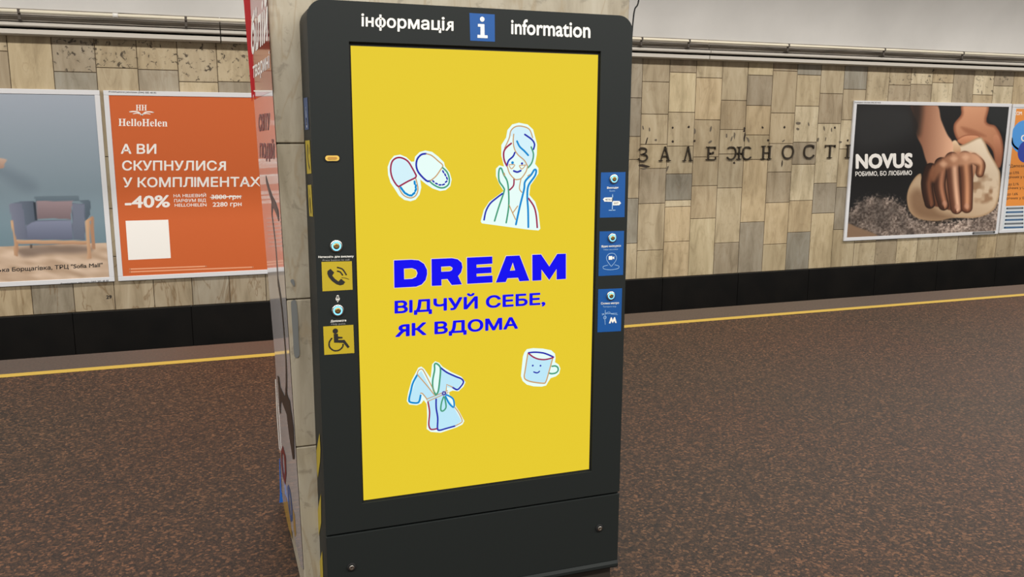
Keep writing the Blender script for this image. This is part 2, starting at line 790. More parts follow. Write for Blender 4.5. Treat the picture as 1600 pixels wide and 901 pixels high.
def rect_round(x0, z0, x1, z1, r, seg=6, corners='tltrbrbl'):
    pts = []
    for name, cx, cz, a0 in (('tr', x1, z1, 0), ('tl', x0, z1, 90), ('bl', x0, z0, 180), ('br', x1, z0, 270)):
        if name in corners:
            ox = cx-r if cx == x1 else cx+r
            oz = cz-r if cz == z1 else cz+r
            for k in range(seg+1):
                a = math.radians(a0+90*k/seg)
                pts.append((ox+r*math.cos(a), oz+r*math.sin(a)))
        else:
            pts.append((cx, cz))
    return pts


# ================================================================== THE SETTING
WY = 7.4                      # face of the wall across the track
PW = YP(WY)
XL, XR = -7.0, 19.0
EDGE = 4.27

fl = MB()
fl.add([(XL, -6, 0), (XR, -6, 0), (XR, 3.85, 0), (XL, 3.85, 0)], [(0, 1, 2, 3)], 0)
fl.add([(XL, 3.85, 0), (XR, 3.85, 0), (XR, EDGE, 0), (XL, EDGE, 0), (XL, EDGE, -1.2), (XR, EDGE, -1.2), (XL, WY+.02, -1.2), (XR, WY+.02, -1.2)],
       [(0, 1, 2, 3), (3, 2, 5, 4)], 1)
fl.add([(XL, EDGE, -1.2), (XR, EDGE, -1.2), (XR, WY+.02, -1.2), (XL, WY+.02, -1.2)], [(0, 1, 2, 3)], 2)
struct(fl.build('floor', [M_floor, M_edge, M_track]))

ln = MB()
ln.box((XL, 3.765, -0.002), (XR, 3.85, 0.0015))
struct(ln.build('trim_2', [M_line]))

PTOP = -0.284
bb = MB()
bb.box((XL, WY-.02, -1.2), (XR, WY+.05, PTOP-.01))
x = XL
while x < XR:
    bb.box((x+.003, WY-.035, -1.2), (x+1.187, WY+.05, PTOP), 0, 0.004)
    x += 1.19
struct(bb.build('baseboard_back', [M_plinth]))

# --- marble slabs of the track wall
CB = 2.565                    # underside of the cornice
W = 0.396
X0 = -2.611
c4 = sc((980, 90), 4.444)
c5 = sc((970, 260), 4.444)
cr = sc((1180, 30), 3.81)
cl = sc((0, 0), 4.0)
JOINT = {}


def addj(k, f, ys, xc):
    for y in ys:
        q = f((xc, y))[0]
        JOINT.setdefault(k, []).append(PW.px(q)[2])


top = {17: ([280, 548, 708], 55), 18: ([168, 393, 603, 770], 175), 19: ([103, 380, 615, 808], 355), 20: ([140, 432, 690], 540), 21: ([297, 500, 670], 715),
       22: ([122, 333, 538, 708], 890), 23: ([92, 385, 597, 795], 1060), 24: ([120, 337, 588, 742], 1225), 25: ([250, 458, 872], 1390), 26: ([220, 433, 635], 1540)}
low = {17: ([222, 535], 75), 18: ([258, 583], 190), 19: ([235, 280, 522], 380), 20: ([135, 362], 560), 21: ([150, 530], 735), 22: ([387], 895),
       23: ([252, 540], 1060), 24: ([238, 457], 1220), 25: ([325], 1390), 26: ([145, 438], 1530)}
for k, (ys, xc) in top.items():
    addj(k, c4, ys, xc)
for k, (ys, xc) in low.items():
    addj(k, c5, ys, xc)
for k, y, xc in ((28, 392, 830), (29, 388, 955), (30, 378, 1085), (32, 450, 1325), (33, 397, 1445)):
    addj(k, cr, [y], xc)
for k, y, xc in ((-1, 320, 20), (1, 450, 460), (2, 425, 720), (3, 437, 980), (4, 513, 1235), (5, 512, 1450)):
    addj(k, cl, [y], xc)
PAL = [(186, 172, 144), (178, 163, 135), (170, 156, 132), (184, 169, 139), (160, 151, 134), (174, 158, 130), (183, 169, 142), (165, 153, 132), (180, 166, 140), (206, 193, 164), (150, 145, 132), (198, 184, 152), (190, 172, 140)]
tl = MB()
tints = []


def slab(xa, xb, za, zb, k):
    g, ch = 0.0032, 0.004
    xa, xb, za, zb = xa+g, xb-g, za+g, zb-g
    dy = random.uniform(-0.0015, 0.0015)
    y = WY+dy
    vs_ = [(xa, y+.03, za), (xb, y+.03, za), (xb, y+.03, zb), (xa, y+.03, zb),
           (xa, y+ch, za), (xb, y+ch, za), (xb, y+ch, zb), (xa, y+ch, zb),
           (xa+ch, y, za+ch), (xb-ch, y, za+ch), (xb-ch, y, zb-ch), (xa+ch, y, zb-ch)]
    fs = [(8, 9, 10, 11)]
    for i in range(4):
        j = (i+1) % 4
        fs.append((4+i, 4+j, 8+j, 8+i))
        fs.append((i, j, 4+j, 4+i))
    tl.add(vs_, fs, 0)
    r, g_, b_ = random.choice(PAL)
    j = random.uniform(0.99, 1.08)
    c_ = lin((r*j, g_*j, b_*j))
    pit = 0.0
    if k >= 27 and za > 1.9:
        pit = 0.8
    elif k < 14 and za > 1.9:
        pit = 0.9 if k < 6 else 0.5
    elif k >= 27:
        pit = 0.25
    elif random.random() < 0.25:
        pit = 0.12
    if za < PTOP+.1 and k < 10:
        pit = -1.3
    if k == 0 and za > 1.9:
        c_ = lin((128, 122, 112))
        pit = 1.0
    tints.extend([(c_[0], c_[1], c_[2], pit)]*len(fs))


k0 = int(math.floor((XL-X0)/W))
for k in range(k0, int((XR-X0)/W)+1):
    xa, xb = X0+k*W, X0+(k+1)*W
    zs = sorted(JOINT.get(k, []))
    fixed = (17 <= k <= 26)
    if not fixed:
        z = PTOP+random.uniform(.32, .6)
        lim = min(zs)-.3 if zs else CB-.3
        extra = []
        while z < min(lim, 1.95):
            extra.append(z)
            z += random.uniform(.38, .72)
        zs = sorted(zs+extra)
    zz = [PTOP]+zs+[CB+.03]
    for a, b_ in zip(zz[:-1], zz[1:]):
        slab(xa, xb, a, b_, k)
nslab = len(tl.f)
tl.add([(XL, WY+.006, PTOP), (XR, WY+.006, PTOP), (XR, WY+.006, CB+.05), (XL, WY+.006, CB+.05)], [(0, 1, 2, 3)], 1)
# holes and ghost marks of lost letters, stains of the wall itself
cs = sc((980, 180), 4.444)
PS = YP(WY-0.0025)


def blot(q, r, m=2, sq=1.0, rot=0.0):
    s = np.array(PS.st(q))
    pts = []
    for a in np.linspace(0, 2*PI, 11)[:-1]:
        rr = r*random.uniform(.75, 1.2)
        dx, dz = rr*math.cos(a), rr*math.sin(a)*sq
        pts.append((s[0]+dx*math.cos(rot)-dz*math.sin(rot), WY-0.0025, s[1]+dx*math.sin(rot)+dz*math.cos(rot)))
    tl.add(pts, [tuple(range(10))], m)


for q in ((316, 86), (427, 82), (316, 182), (468, 178), (815, 90), (813, 108), (940, 85), (1092, 83), (978, 174), (1442, 85), (1532, 175), (575, 265), (743, 330)):
    blot(cs(q)[0], 0.017)
for q, r, s_, ro in (((110, 85), .03, .35, 1.9), ((155, 100), .028, .35, 1.7), ((198, 172), .022, .6, 0), ((470, 110), .035, .4, 1.6), ((580, 95), .04, .35, 1.3),
                     ((575, 185), .03, .5, .5), ((690, 140), .03, .5, 1.6), ((725, 165), .04, .3, 1.2), ((745, 140), .05, .3, 1.6), ((815, 150), .06, .25, 1.5),
                     ((840, 170), .05, .3, 2.2), ((1085, 178), .03, .35, .6), ((1188, 55), .045, .4, 0), ((1185, 95), .025, .7, 0), ((1260, 62), .03, .35, 1.9),
                     ((1368, 90), .035, .35, 2.0), ((1420, 100), .03, .35, 1.8), ((1378, 165), .03, .3, 1.4), ((1480, 185), .028, .5, 0), ((1075, 335), .05, .25, 1.5),
                     ((280, 368), .045, .28, 1.2), ((120, 352), .09, .22, -.1), ((118, 372), .04, .3, .1), ((135, 180), .05, .2, 1.3), ((1325, 170), .03, .5, 1.5)):
    blot(cs(q)[0], r, 2 if r > .048 and s_ < .26 else 3, s_, ro)
wall = struct(tl.build('wall_back', [M_tile, M_grout, M_stain, M_stain2]))
at = wall.data.color_attributes.new('tint', 'FLOAT_COLOR', 'CORNER')
cols = np.ones((len(wall.data.loops), 4), np.float32)*0.3
for i, p in enumerate(wall.data.polygons):
    if i < nslab:
        cols[p.loop_start:p.loop_start+p.loop_total] = tints[i]
at.data.foreach_set('color', cols.ravel())

# --- cornice: stepped mouldings run along the wall
prof = [(WY+a, CB+b) for a, b in ((.02, 0), (-.10, 0), (-.125, .012), (-.125, .055), (-.06, .058), (-.06, .075), (-.14, .080), (-.15, .09), (-.15, .118), (-.08, .122), (-.08, .134),
        (-.10, .136), (-.10, .186), (-.085, .188), (-.085, .194), (-.095, .196), (-.095, .215), (-.05, .22), (-.05, .262), (.02, .265))]
co = MB()
xs = [XL, PW.px((344, 52))[0], PW.px((1101, 86))[0], XR]
for i in range(3):
    a, b_ = xs[i]+(.006 if i else 0), xs[i+1]-(.006 if i < 2 else 0)
    n = len(prof)
    co.add([(a, y, z) for y, z in prof]+[(b_, y, z) for y, z in prof], [(j, j+1, n+j+1, n+j) for j in range(n-1)]+[tuple(range(n)), tuple(range(2*n-1, n-1, -1))], 0)
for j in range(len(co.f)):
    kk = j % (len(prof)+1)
    co.m[j] = 2 if kk in (3, 4, 8, 9, 12, 13) else 1 if kk in (11, 15, 16, 17) else 0  # groove faces coloured darker: recess shade put into the paint
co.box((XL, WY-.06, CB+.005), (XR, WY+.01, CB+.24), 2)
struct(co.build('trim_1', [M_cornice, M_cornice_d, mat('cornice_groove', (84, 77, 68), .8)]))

# --- vault over the track
vt = MB()
cy, cz, a_, b2 = 4.5, CB+.25, WY-.04-4.5, 1.9
N = 28
pr = [(cy+a_*math.cos(PI*i/N), cz+b2*math.sin(PI*i/N)) for i in range(N+1)]
vt.add([(XL, y, z) for y, z in pr]+[(XR, y, z) for y, z in pr], [(i, i+1, N+2+i, N+1+i) for i in range(N)], 0)
struct(vt.build('ceiling', [M_plaster], smooth=True))

# --- pillar that carries the kiosk: stacked marble blocks, a little wider at the top
FY = 0.212
BY = 0.93


def pxl(z):
    return -0.583-0.0195*z


P_F = YP(FY)
pj = [0.0]+[P_F.px(q)[2] for q in ((480, 697), (472, 467), (455, 224))]+[2.42, 3.0, 3.5]
pm = MB()
for i, (za, zb) in enumerate(zip(pj[:-1], pj[1:])):
    g = .0018
    za2, zb2 = za+(g if i else 0), zb-g
    bm = bmesh.new()
    bmesh.ops.create_cube(bm, size=1.0)
    for v in bm.verts:
        z = za2 if v.co.z < 0 else zb2
        hx = -pxl(z)
        v.co = Vector(((-hx if v.co.x < 0 else hx), (FY if v.co.y < 0 else BY), z))
    bmesh.ops.bevel(bm, geom=list(bm.edges), offset=0.003, segments=1, affect='EDGES')
    pm.addbm(bm, 0)
pm.box((-.57, FY+.006, 0.0), (.57, BY-.006, 3.49), 1)
struct(pm.build('wall_pillar', [M_pillar, M_grout]))

# ================================================================== INFORMATION KIOSK
kiosk = thing('information_kiosk', (0, 0.1, 0), 'tall dark grey information kiosk with a lit yellow screen, against the marble pillar', 'information kiosk')
KW, KT = 0.53, 2.028
PK = YP(0.0)
PSN = YP(0.008)
seam = 0.352
mb = MB()
mb.prism(rect_round(-KW+.001, .066, KW-.001, KT-.001, .05, 8, 'tltr'), 0.012, 0.205)
mb.build('cabinet', M_case, kiosk)
so = [PSN.st(q) for q in ((548, 70), (935, 87), (920, 735), (568, 779))]
sx0, sx1 = (so[0][0]+so[3][0])/2, (so[1][0]+so[2][0])/2
sz1, sz0 = (so[0][1]+so[1][1])/2, (so[2][1]+so[3][1])/2
mb = MB()
hole = [(sx0-.006, sz0-.006), (sx1+.006, sz0-.006), (sx1+.006, sz1+.011), (sx0-.006, sz1+.011)]
mb.prism(rect_round(-KW, seam+.004, KW, KT, .05, 8, 'tltr'), 0.0, 0.0118, 0, [hole])
bz = mb.build('front_bezel', M_case, kiosk)
bv = bz.modifiers.new('edge_round', 'BEVEL')
bv.width = .0015
bv.segments = 2
bv.limit_method = 'ANGLE'
mb = MB()
mb.box((sx0-.006, .0105, sz0-.006), (sx1+.006, .0119, sz1+.011))
mb.build('screen_surround', M_black, kiosk)
mb = MB()
mb.box((sx0, .008, sz0), (sx1, .0104, sz1), 0, .0006)
scr = mb.build('screen', S_yel, kiosk)
mb = MB()
mb.box((-KW, 0.0, .088), (KW, .0118, seam-.003), 0, .0015)
panel = mb.build('service_panel', M_case, kiosk)
for q in ((549, 885), (936, 824)):
    c_ = PK.px(q)
    mb = MB()
    mb.lathe_y((c_[0], 0, c_[2]), [(.0145, 0), (.0145, -.004), (.012, -.006), (.006, -.006)], 24, 0)
    lk = mb.build('lock', M_black, panel)
    mb = MB()
    mb.lathe_y((c_[0], 0, c_[2]), [(.0085, -.0058), (.0085, -.0085), (.007, -.0095), (.0042, -.0095), (.0042, -.0075)], 20, 0)
    mb.box((c_[0]-.001, -.0085, c_[2]-.003), (c_[0]+.001, -.0074, c_[2]+.003), 1)
    mb.build('key_barrel', [M_steel, M_black], lk)
mb = MB()
n_ = [(0.0118, .062), (-.004, .062), (-.008, .068), (-.008, .078), (-.002, .088), (.0118, .088)]
mb.add([(-KW+.002, y, z) for y, z in n_]+[(KW-.002, y, z) for y, z in n_],
       [(j, (j+1) % 6, 6+(j+1) % 6, 6+j) for j in range(6)]+[(0, 1, 2, 3, 4, 5), (11, 10, 9, 8, 7, 6)])
mb.build('base_rail', M_case, kiosk)
mb = MB()
mb.box((-.512, .02, 0.0), (.512, .19, .066), 0, .003)
mb.build('plinth', M_plinthk, kiosk)

# titles
F = Flat(PK)
F.text('інформація', (564.6, 41.2), (708.5, 48.4), 15, M_white, 1, .022, 'н', 15.6)
F.build('title_lettering', kiosk)
F = Flat(PK)
F.text('information', (798.5, 53.3), (922.4, 59.6), 16.4, M_white, 1, .022, 'n', 17)
F.build('title_lettering', kiosk)
h = sc((460, 0), 2.963)
F = Flat(PK)
F.poly(h((810, 60), (927, 67), (928, 193), (814, 188)), M_blue, 1)
sgn = F.build('information_sign', kiosk)
F = Flat(PK)
F.disc(h((869, 89))[0], .0075, M_white, 2)
F.poly(h((849, 111), (879, 112), (880, 163), (894, 164), (894, 177), (847, 175), (847, 161), (861, 162), (861, 124), (849, 123)), M_white, 2)
F.build('letter_symbol', sgn)

# indicator lamp
c_ = PK.px((519, 247))
mb = MB()
mb.prism([(c_[0]+x_, c_[2]+z_) for x_, z_ in rect_round(-.0245, -.0115, .0245, .0115, .0114, 6)], -.002, 0, 0)
ind = mb.build('indicator', M_black, kiosk)
mb = MB()
mb.prism([(c_[0]+x_, c_[2]+z_) for x_, z_ in rect_round(-.021, -.008, .021, .008, .0079, 6)], -.0035, -.002, 0)
mb.prism([(c_[0]+x_, c_[2]+z_) for x_, z_ in rect_round(-.014, -.004, .014, .004, .0039, 6)], -.0045, -.0035, 1)
mb.build('lens', [mat('amber_lens', (214, 178, 84), .4), mat('amber_core', (178, 132, 60), .4)], ind)


def button(q, r=.0195):
    c_ = PK.px(q)
    mb = MB()
    mb.lathe_y((c_[0], 0, c_[2]), [(r, 0), (r, -.003), (r*.93, -.006), (r*.72, -.006)], 32, 0)
    bt = mb.build('button', M_steel, kiosk, True)
    mb = MB()
    mb.lathe_y((c_[0], 0, c_[2]), [(r*.74, -.0055), (r*.74, -.0068), (r*.5, -.0068), (r*.5, -.0055)], 28, 0)
    mb.build('led_ring', M_led, bt)
    mb = MB()
    mb.lathe_y((c_[0], 0, c_[2]), [(r*.5, -.0055), (r*.48, -.0085), (r*.3, -.0095), (r*.1, -.0088)], 24, 0)
    mb.build('push_cap', M_brass, bt, True)


for q in ((525.2, 384), (527.5, 484.5)):
    button(q)

# call sign
g = sc((485, 365), 8.575)
F = Flat(PK)
F.text('Натисніть для виклику', g((107, 325))[0], g((580, 315))[0], 3.4, M_white, 1, .02)
F.build('caption_lettering', kiosk)
F = Flat(PK)
F.text('Press button to call', g((165, 366))[0], g((522, 357))[0], 2.6, M_greyt, 1, .0)
F.build('caption_lettering', kiosk)
F = Flat(PK)
F.poly(g((148, 377), (555, 367), (566, 748), (162, 771)), M_ysign, 1)
sg = F.build('call_sign', kiosk)
F = Flat(PK)
F.poly(g((228, 500), (268, 468), (318, 518), (292, 560), (330, 605), (375, 637), (410, 602), (466, 646), (440, 680), (400, 690), (350, 676), (290, 634), (245, 580), (226, 535)), M_ink, 2)
F.line(g((362, 500), (400, 512), (430, 552)), .0042, M_ink, 2)
F.line(g((362, 450), (430, 475), (480, 548)), .0042, M_ink, 2)
F.line(g((420, 588), (465, 592), (515, 610)), .0016, M_ink, 2)
F.build('telephone_symbol', sg)
# microphone
F = Flat(PK)
k_ = sc((480, 360), 4.29)
F.line(k_((204, 440), (204, 456)), .0075, M_white, 1)
F.line(k_((192, 452), (196, 466), (212, 466), (216, 452)), .002, M_white, 1)
F.line(k_((204, 466), (204, 477)), .003, M_white, 1, False)
F.build('microphone_symbol', kiosk)
F = Flat(PK)
F.text('Допомога', k_((157, 614))[0], k_((261, 608))[0], 3.4, M_white, 1, .02)
F.build('caption_lettering', kiosk)
F = Flat(PK)
F.text('Help point', k_((162, 632))[0], k_((256, 628))[0], 2.6, M_greyt, 1)
F.build('caption_lettering', kiosk)
F = Flat(PK)
F.poly(k_((107, 643), (309, 631), (316, 820), (115, 833)), M_ysign, 1)
sg = F.build('wheelchair_sign', kiosk)
F = Flat(PK)
F.disc(k_((188, 673))[0], .0083, M_ink, 2)
F.poly(k_((177, 692), (205, 690), (207, 710), (236, 712), (237, 722), (208, 724), (208, 732), (250, 732), (284, 778), (272, 788), (242, 752), (180, 750)), M_ink, 2)
F.line(k_((164, 722), (148, 748), (150, 780), (178, 803), (212, 801), (236, 780), (240, 762)), .0046, M_ink, 2)
F.build('wheelchair_symbol', sg)

# three blue touch stickers on the right
bq = sc((920, 250), 3.214)


def blue(corner, lines, draw, btn):
    F = Flat(PK)
    F.poly(bq(*corner), M_blue, 1)
    st = F.build('touch_sticker', kiosk)
    F = Flat(PK)
    for s, bl, br, cp, m, bo in lines:
        F.text(s, bq(bl)[0], bq(br)[0], cp, m, 2, bo)
    F.build('caption_lettering', st)
    F = Flat(PK)
    draw(F)
    F.build('pictogram', st)
    button(bq(btn)[0], .0165)


M_sw = mat('pale_blue_print', (150, 186, 222), .6)


def d1(F):
    F.line(bq((119, 172), (117, 250)), .003, M_sw, 2)
    F.poly(bq((70, 197), (78, 188), (120, 187), (120, 209), (78, 208)), M_white, 2)
    F.poly(bq((120, 205), (153, 205), (161, 216), (152, 226), (120, 227)), M_white, 2)
    F.text('METRO', bq((82, 203))[0], bq((114, 203))[0], 3, M_ink, 3)
    F.text('EXIT', bq((126, 220))[0], bq((148, 220))[0], 3, M_ink, 3)
    F.line(bq((100, 252), (132, 251)), .0025, M_sw, 2)


def d2(F):
    F.line(bq((112, 534), (92, 506), (88, 488), (98, 472), (113, 467), (129, 471), (138, 487), (134, 506), (112, 534)), .0016, M_sw, 2, True)
    F.poly(bq((99, 482), (117, 481), (118, 499), (99, 500)), M_white, 2)
    F.poly(bq((119, 488), (127, 482), (127, 498), (119, 493)), M_white, 2)
    F.line(bq((95, 527), (72, 534), (76, 546), (110, 550), (145, 544), (150, 532), (128, 525)), .0016, M_sw, 2)


def d3(F):
    F.line(bq((64, 772), (142, 768)), .0016, M_sw, 2)
    F.line(bq((66, 778), (100, 762), (112, 772), (144, 776)), .0014, M_sw, 2)
    F.line(bq((82, 752), (80, 800), (82, 826)), .0016, M_sw, 2)
    F.disc(bq((80, 790))[0], .006, M_sw, 2, 16, .0042)
    F.poly(bq((100, 819), (110, 789), (115, 789), (120, 803), (126, 788), (131, 788), (139, 817), (131, 817), (128, 805), (121, 817), (118, 817), (112, 806), (108, 819)), M_white, 2)


blue([(61, 62), (184, 60), (179, 286), (55, 289)], [('Виходи', (91, 144), (147, 142), 3.2, M_white, .02), ('Exits', (104, 158), (131, 157), 2.4, M_sw, 0)], d1, (124, 94))
blue([(54, 358), (177, 355), (172, 576), (48, 582)], [('Відео екскурсія', (63, 438), (160, 434), 3.2, M_white, .02), ('Video excursion', (72, 453), (146, 450), 2.4, M_sw, 0)], d2, (116, 390))
blue([(47, 648), (167, 643), (161, 858), (43, 864)], [('Схема метро', (60, 724), (151, 721), 3.2, M_white, .02), ('Transport map', (70, 739), (136, 737), 2.4, M_sw, 0)], d3, (109, 680))

# stickers on the kiosk's left side
PKS = Plane((-KW, 0, 0), (0, 1, 0), (0, 0, 1))
e = sc((465, 140), 4.395)
F = Flat(PKS)
F.poly(e((42, 58), (68, 52), (78, 272), (53, 277)), mat('faded_blue_sticker', (46, 72, 118), .5), 1)
s1 = F.build('side_sticker', kiosk)
F = Flat(PKS)
F.line(e((58, 130), (63, 205)), .012, mat('pale_print', (170, 180, 196), .6), 2, False)
F.line(e((63, 212), (65, 245)), .016, M_white, 2, False)
F.build('sticker_print', s1)
F = Flat(PKS)
F.poly(e((53, 350), (84, 347), (96, 575), (66, 578)), M_ysign, 1)
s1 = F.build('side_sticker', kiosk)
F = Flat(PKS)
F.line(e((72, 385), (70, 440), (76, 500), (84, 540)), .011, M_ink, 2)
F.line(e((82, 400), (80, 440)), .006, M_ink, 2, False)
F.build('sticker_print', s1)
F = Flat(PKS)
F.poly(e((71, 655), (95, 652), (107, 872), (82, 868)), M_ysign, 1)
s1 = F.build('side_sticker', kiosk)
F = Flat(PKS)
F.line(e((87, 755), (89, 790)), .016, M_ink, 2, False)
F.line(e((88, 800), (94, 840)), .011, M_ink, 2, False)
F.line(e((84, 690), (86, 720)), .006, M_ink, 2, False)
F.build('sticker_print', s1)
# yellow and black warning stripes low on the same side
o7 = sc((420, 700), 4.483)
o6 = sc((415, 560), 5.63)
for pts in (o6((476, 655), (484, 800), (480, 905))+o7((345, 205), (338, 160))+o6((448, 810)), o7((366, 318), (368, 520), (352, 612), (342, 440)), o7((375, 718), (382, 905), (360, 905), (356, 800))):
    F = Flat(PKS)
    F.poly(pts, M_ysign, 1)
    F.build('warning_stripe', kiosk)


# --- what the screen shows
def sflat():
    return Flat(PSN, 0.0002)


d = sc((590, 380), 5.0)
DREAM = [([(127, 133), (262, 127), (320, 132), (362, 160), (385, 205), (386, 240), (375, 285), (345, 320), (300, 338), (130, 347)],
          [(205, 197), (268, 193), (300, 205), (311, 232), (300, 262), (268, 277), (207, 280)]),
         ([(420, 122), (580, 115), (625, 124), (655, 150), (662, 185), (652, 225), (628, 255), (658, 320), (578, 325), (545, 278), (498, 281), (499, 329), (422, 332)],
          [(496, 182), (565, 178), (582, 187), (585, 198), (578, 211), (560, 218), (497, 221)]),
         ([(697, 111), (895, 102), (896, 158), (772, 166), (772, 189), (888, 183), (889, 230), (772, 237), (773, 258), (896, 251), (897, 305), (699, 316)], None),
         ([(1003, 99), (1108, 94), (1185, 291), (1107, 296), (1096, 268), (1013, 272), (1000, 302), (922, 306)], [(1055, 150), (1073, 210), (1033, 213)]),
         ([(1207, 89), (1276, 86), (1340, 180), (1402, 82), (1470, 80), (1470, 277), (1397, 282), (1397, 200), (1340, 287), (1279, 204), (1279, 288), (1208, 292)], None)]
F = sflat()
for po, ho in DREAM:
    po = d(*po)
    ho = d(*ho) if ho else None
    F.poly(po, S_dblue, 2, [ho] if ho else [])
    for lp in ([po, ho] if ho else [po]):
        F.line(lp+[lp[0]], .0045, S_halo, 1, False)
F.build('headline_lettering', scr)
F = sflat()
F.text('ВІДЧУЙ СЕБЕ,', (616.2, 489.8), (852.0, 475.6), 20.2, S_dblue, 2, .034, cap_r=19.2)
F.build('slogan_lettering', scr)
F = sflat()
F.text('ЯК ВДОМА', (617.2, 526.4), (809.2, 513.2), 20.6, S_dblue, 2, .034, cap_r=18.8)
F.build('slogan_lettering', scr)

# slippers
a = sc((580, 170), 5.63)
SW = .0052
F = sflat()
F.poly(a((165, 455), (200, 412), (255, 402), (310, 425), (352, 465), (378, 462), (385, 420), (425, 380), (475, 366), (535, 378), (590, 420), (640, 470), (648, 505), (690, 560), (707, 620), (695, 680),
         (655, 714), (605, 722), (540, 700), (480, 660), (430, 620), (440, 690), (425, 755), (390, 798), (345, 812), (290, 800), (245, 765), (210, 710), (170, 650), (148, 580), (144, 510)), S_wht, 1)
F.poly(a((175, 470), (215, 430), (265, 428), (320, 460), (360, 520), (395, 585), (385, 605), (240, 682), (215, 660), (185, 610), (172, 540)), S_pale, 2)
F.line(a((240, 684), (218, 664), (185, 608), (170, 540), (180, 470), (215, 434), (265, 430), (320, 460), (360, 520), (395, 585)), SW, S_red, 3)
F.line(a((395, 585), (385, 606), (320, 638), (240, 684)), SW, S_red, 3)
F.line(a((240, 690), (275, 750), (320, 778), (360, 780), (395, 755), (410, 700), (392, 615)), SW*.75, S_tan, 3)
for p, q in (((258, 690), (274, 712)), ((278, 718), (296, 740)), ((304, 744), (324, 756)), ((334, 760), (356, 761)), ((364, 752), (380, 738)), ((386, 722), (394, 704)), ((390, 692), (392, 672)), ((380, 638), (382, 660))):
    F.line(a(p, q), SW*1.3, S_cyan, 3, False)
F.line(a((480, 394), (440, 402), (405, 440), (395, 495), (410, 550), (450, 600), (490, 634), (515, 634)), SW*1.15, S_navy, 3)
F.line(a((480, 394), (530, 410), (590, 460), (628, 498), (605, 540), (565, 595), (515, 634)), SW*.75, S_tan, 3)
F.line(a((625, 515), (665, 555), (685, 610), (680, 660), (645, 690), (600, 692), (550, 668), (515, 640)), SW, S_grn, 3)
for p, q in (((628, 545), (636, 560)), ((646, 572), (654, 588)), ((662, 602), (668, 618)), ((652, 645), (664, 635)), ((626, 668), (642, 662)), ((596, 668), (612, 668)), ((566, 654), (580, 660)), ((540, 632), (550, 642))):
    F.line(a(p, q), SW, S_navy, 3, False)
F.build('slippers_picture', scr)

# drawing of a person in a towel
a = sc((740, 180), 4.742)
F = sflat()
F.poly(a((250, 110), (285, 68), (335, 55), (400, 68), (440, 105), (455, 160), (470, 215), (468, 290), (455, 360), (480, 392), (480, 430), (455, 470), (420, 520), (412, 590), (455, 640), (480, 720), (494, 840),
         (480, 853), (400, 846), (60, 800), (52, 785), (75, 700), (115, 640), (190, 585), (222, 560), (190, 510), (165, 450), (165, 395), (190, 370), (225, 380), (205, 300), (205, 220), (240, 165)), S_wht, 1)
F.poly(a((262, 150), (290, 95), (335, 78), (400, 92), (432, 140), (445, 220), (440, 290), (420, 370), (395, 385), (330, 300), (300, 230), (295, 160)), S_pale, 2)
F.line(a((228, 245), (262, 170), (275, 115), (310, 84), (360, 82), (412, 105), (436, 165)), SW*.75, S_tan, 3)
F.line(a((278, 208), (240, 240), (222, 275), (225, 330), (245, 375)), SW*1.1, S_red, 3)
F.line(a((296, 140), (292, 190), (300, 245), (325, 290), (375, 335), (402, 385)), SW*.75, S_tan, 3)
F.line(a((304, 276), (290, 305), (258, 335), (246, 372)), SW*1.1, S_navy, 3)
F.line(a((320, 192), (340, 232), (375, 265), (403, 296)), SW*1.2, S_cyan, 3)
F.line(a((378, 142), (430, 180), (450, 215), (442, 252)), SW*1.1, S_navy, 3)
F.line(a((425, 235), (442, 290), (430, 350), (402, 388)), SW, S_grn, 3)
F.line(a((248, 378), (265, 430), (300, 470), (320, 476), (352, 466), (385, 420), (396, 388)), SW*.75, S_tan, 3)
F.disc(a((287, 351))[0], .0048, S_cyan, 3)
F.disc(a((357, 357))[0], .004, S_navy, 3)
F.line(a((260, 366), (300, 364)), SW*.6, S_tan, 3, False)
F.line(a((262, 374), (280, 396), (304, 370)), SW*.6, S_tan, 3)
F.line(a((338, 372), (385, 368)), SW*.6, S_tan, 3, False)
F.line(a((338, 378), (356, 398), (380, 374)), SW*.6, S_tan, 3)
F.line(a((296, 412), (322, 420), (348, 410)), SW*1.2, S_navy, 3)
F.line(a((298, 472), (294, 520), (266, 552)), SW, S_red, 3)
F.line(a((350, 468), (338, 540), (356, 570)), SW*.7, S_tan, 3)
F.line(a((154, 782), (185, 680), (224, 565), (220, 535), (190, 490), (184, 440), (190, 398), (205, 395), (222, 440), (248, 490), (258, 570), (258, 680), (240, 795)), SW*1.05, S_grn, 3)
F.line(a((312, 808), (340, 680), (372, 550), (380, 490), (425, 440), (448, 404), (462, 410), (452, 450), (405, 520), (396, 600), (402, 700), (404, 828)), SW*1.3, S_cyan, 3)
F.line(a((224, 430), (228, 445)), SW, S_tan, 3, False)
F.line(a((400, 450), (416, 438)), SW*.7, S_tan, 3, False)
F.line(a((76, 774), (90, 710), (120, 655), (165, 615), (212, 580)), SW*1.1, S_navy, 3)
F.line(a((405, 615), (445, 675), (462, 740), (470, 830)), SW*1.1, S_red, 3)
F.line(a((262, 665), (285, 718), (310, 772)), SW*.7, S_tan, 3)
F.line(a((292, 718), (325, 672)), SW*.7, S_tan, 3, False)
F.build('towel_wrap_picture', scr)

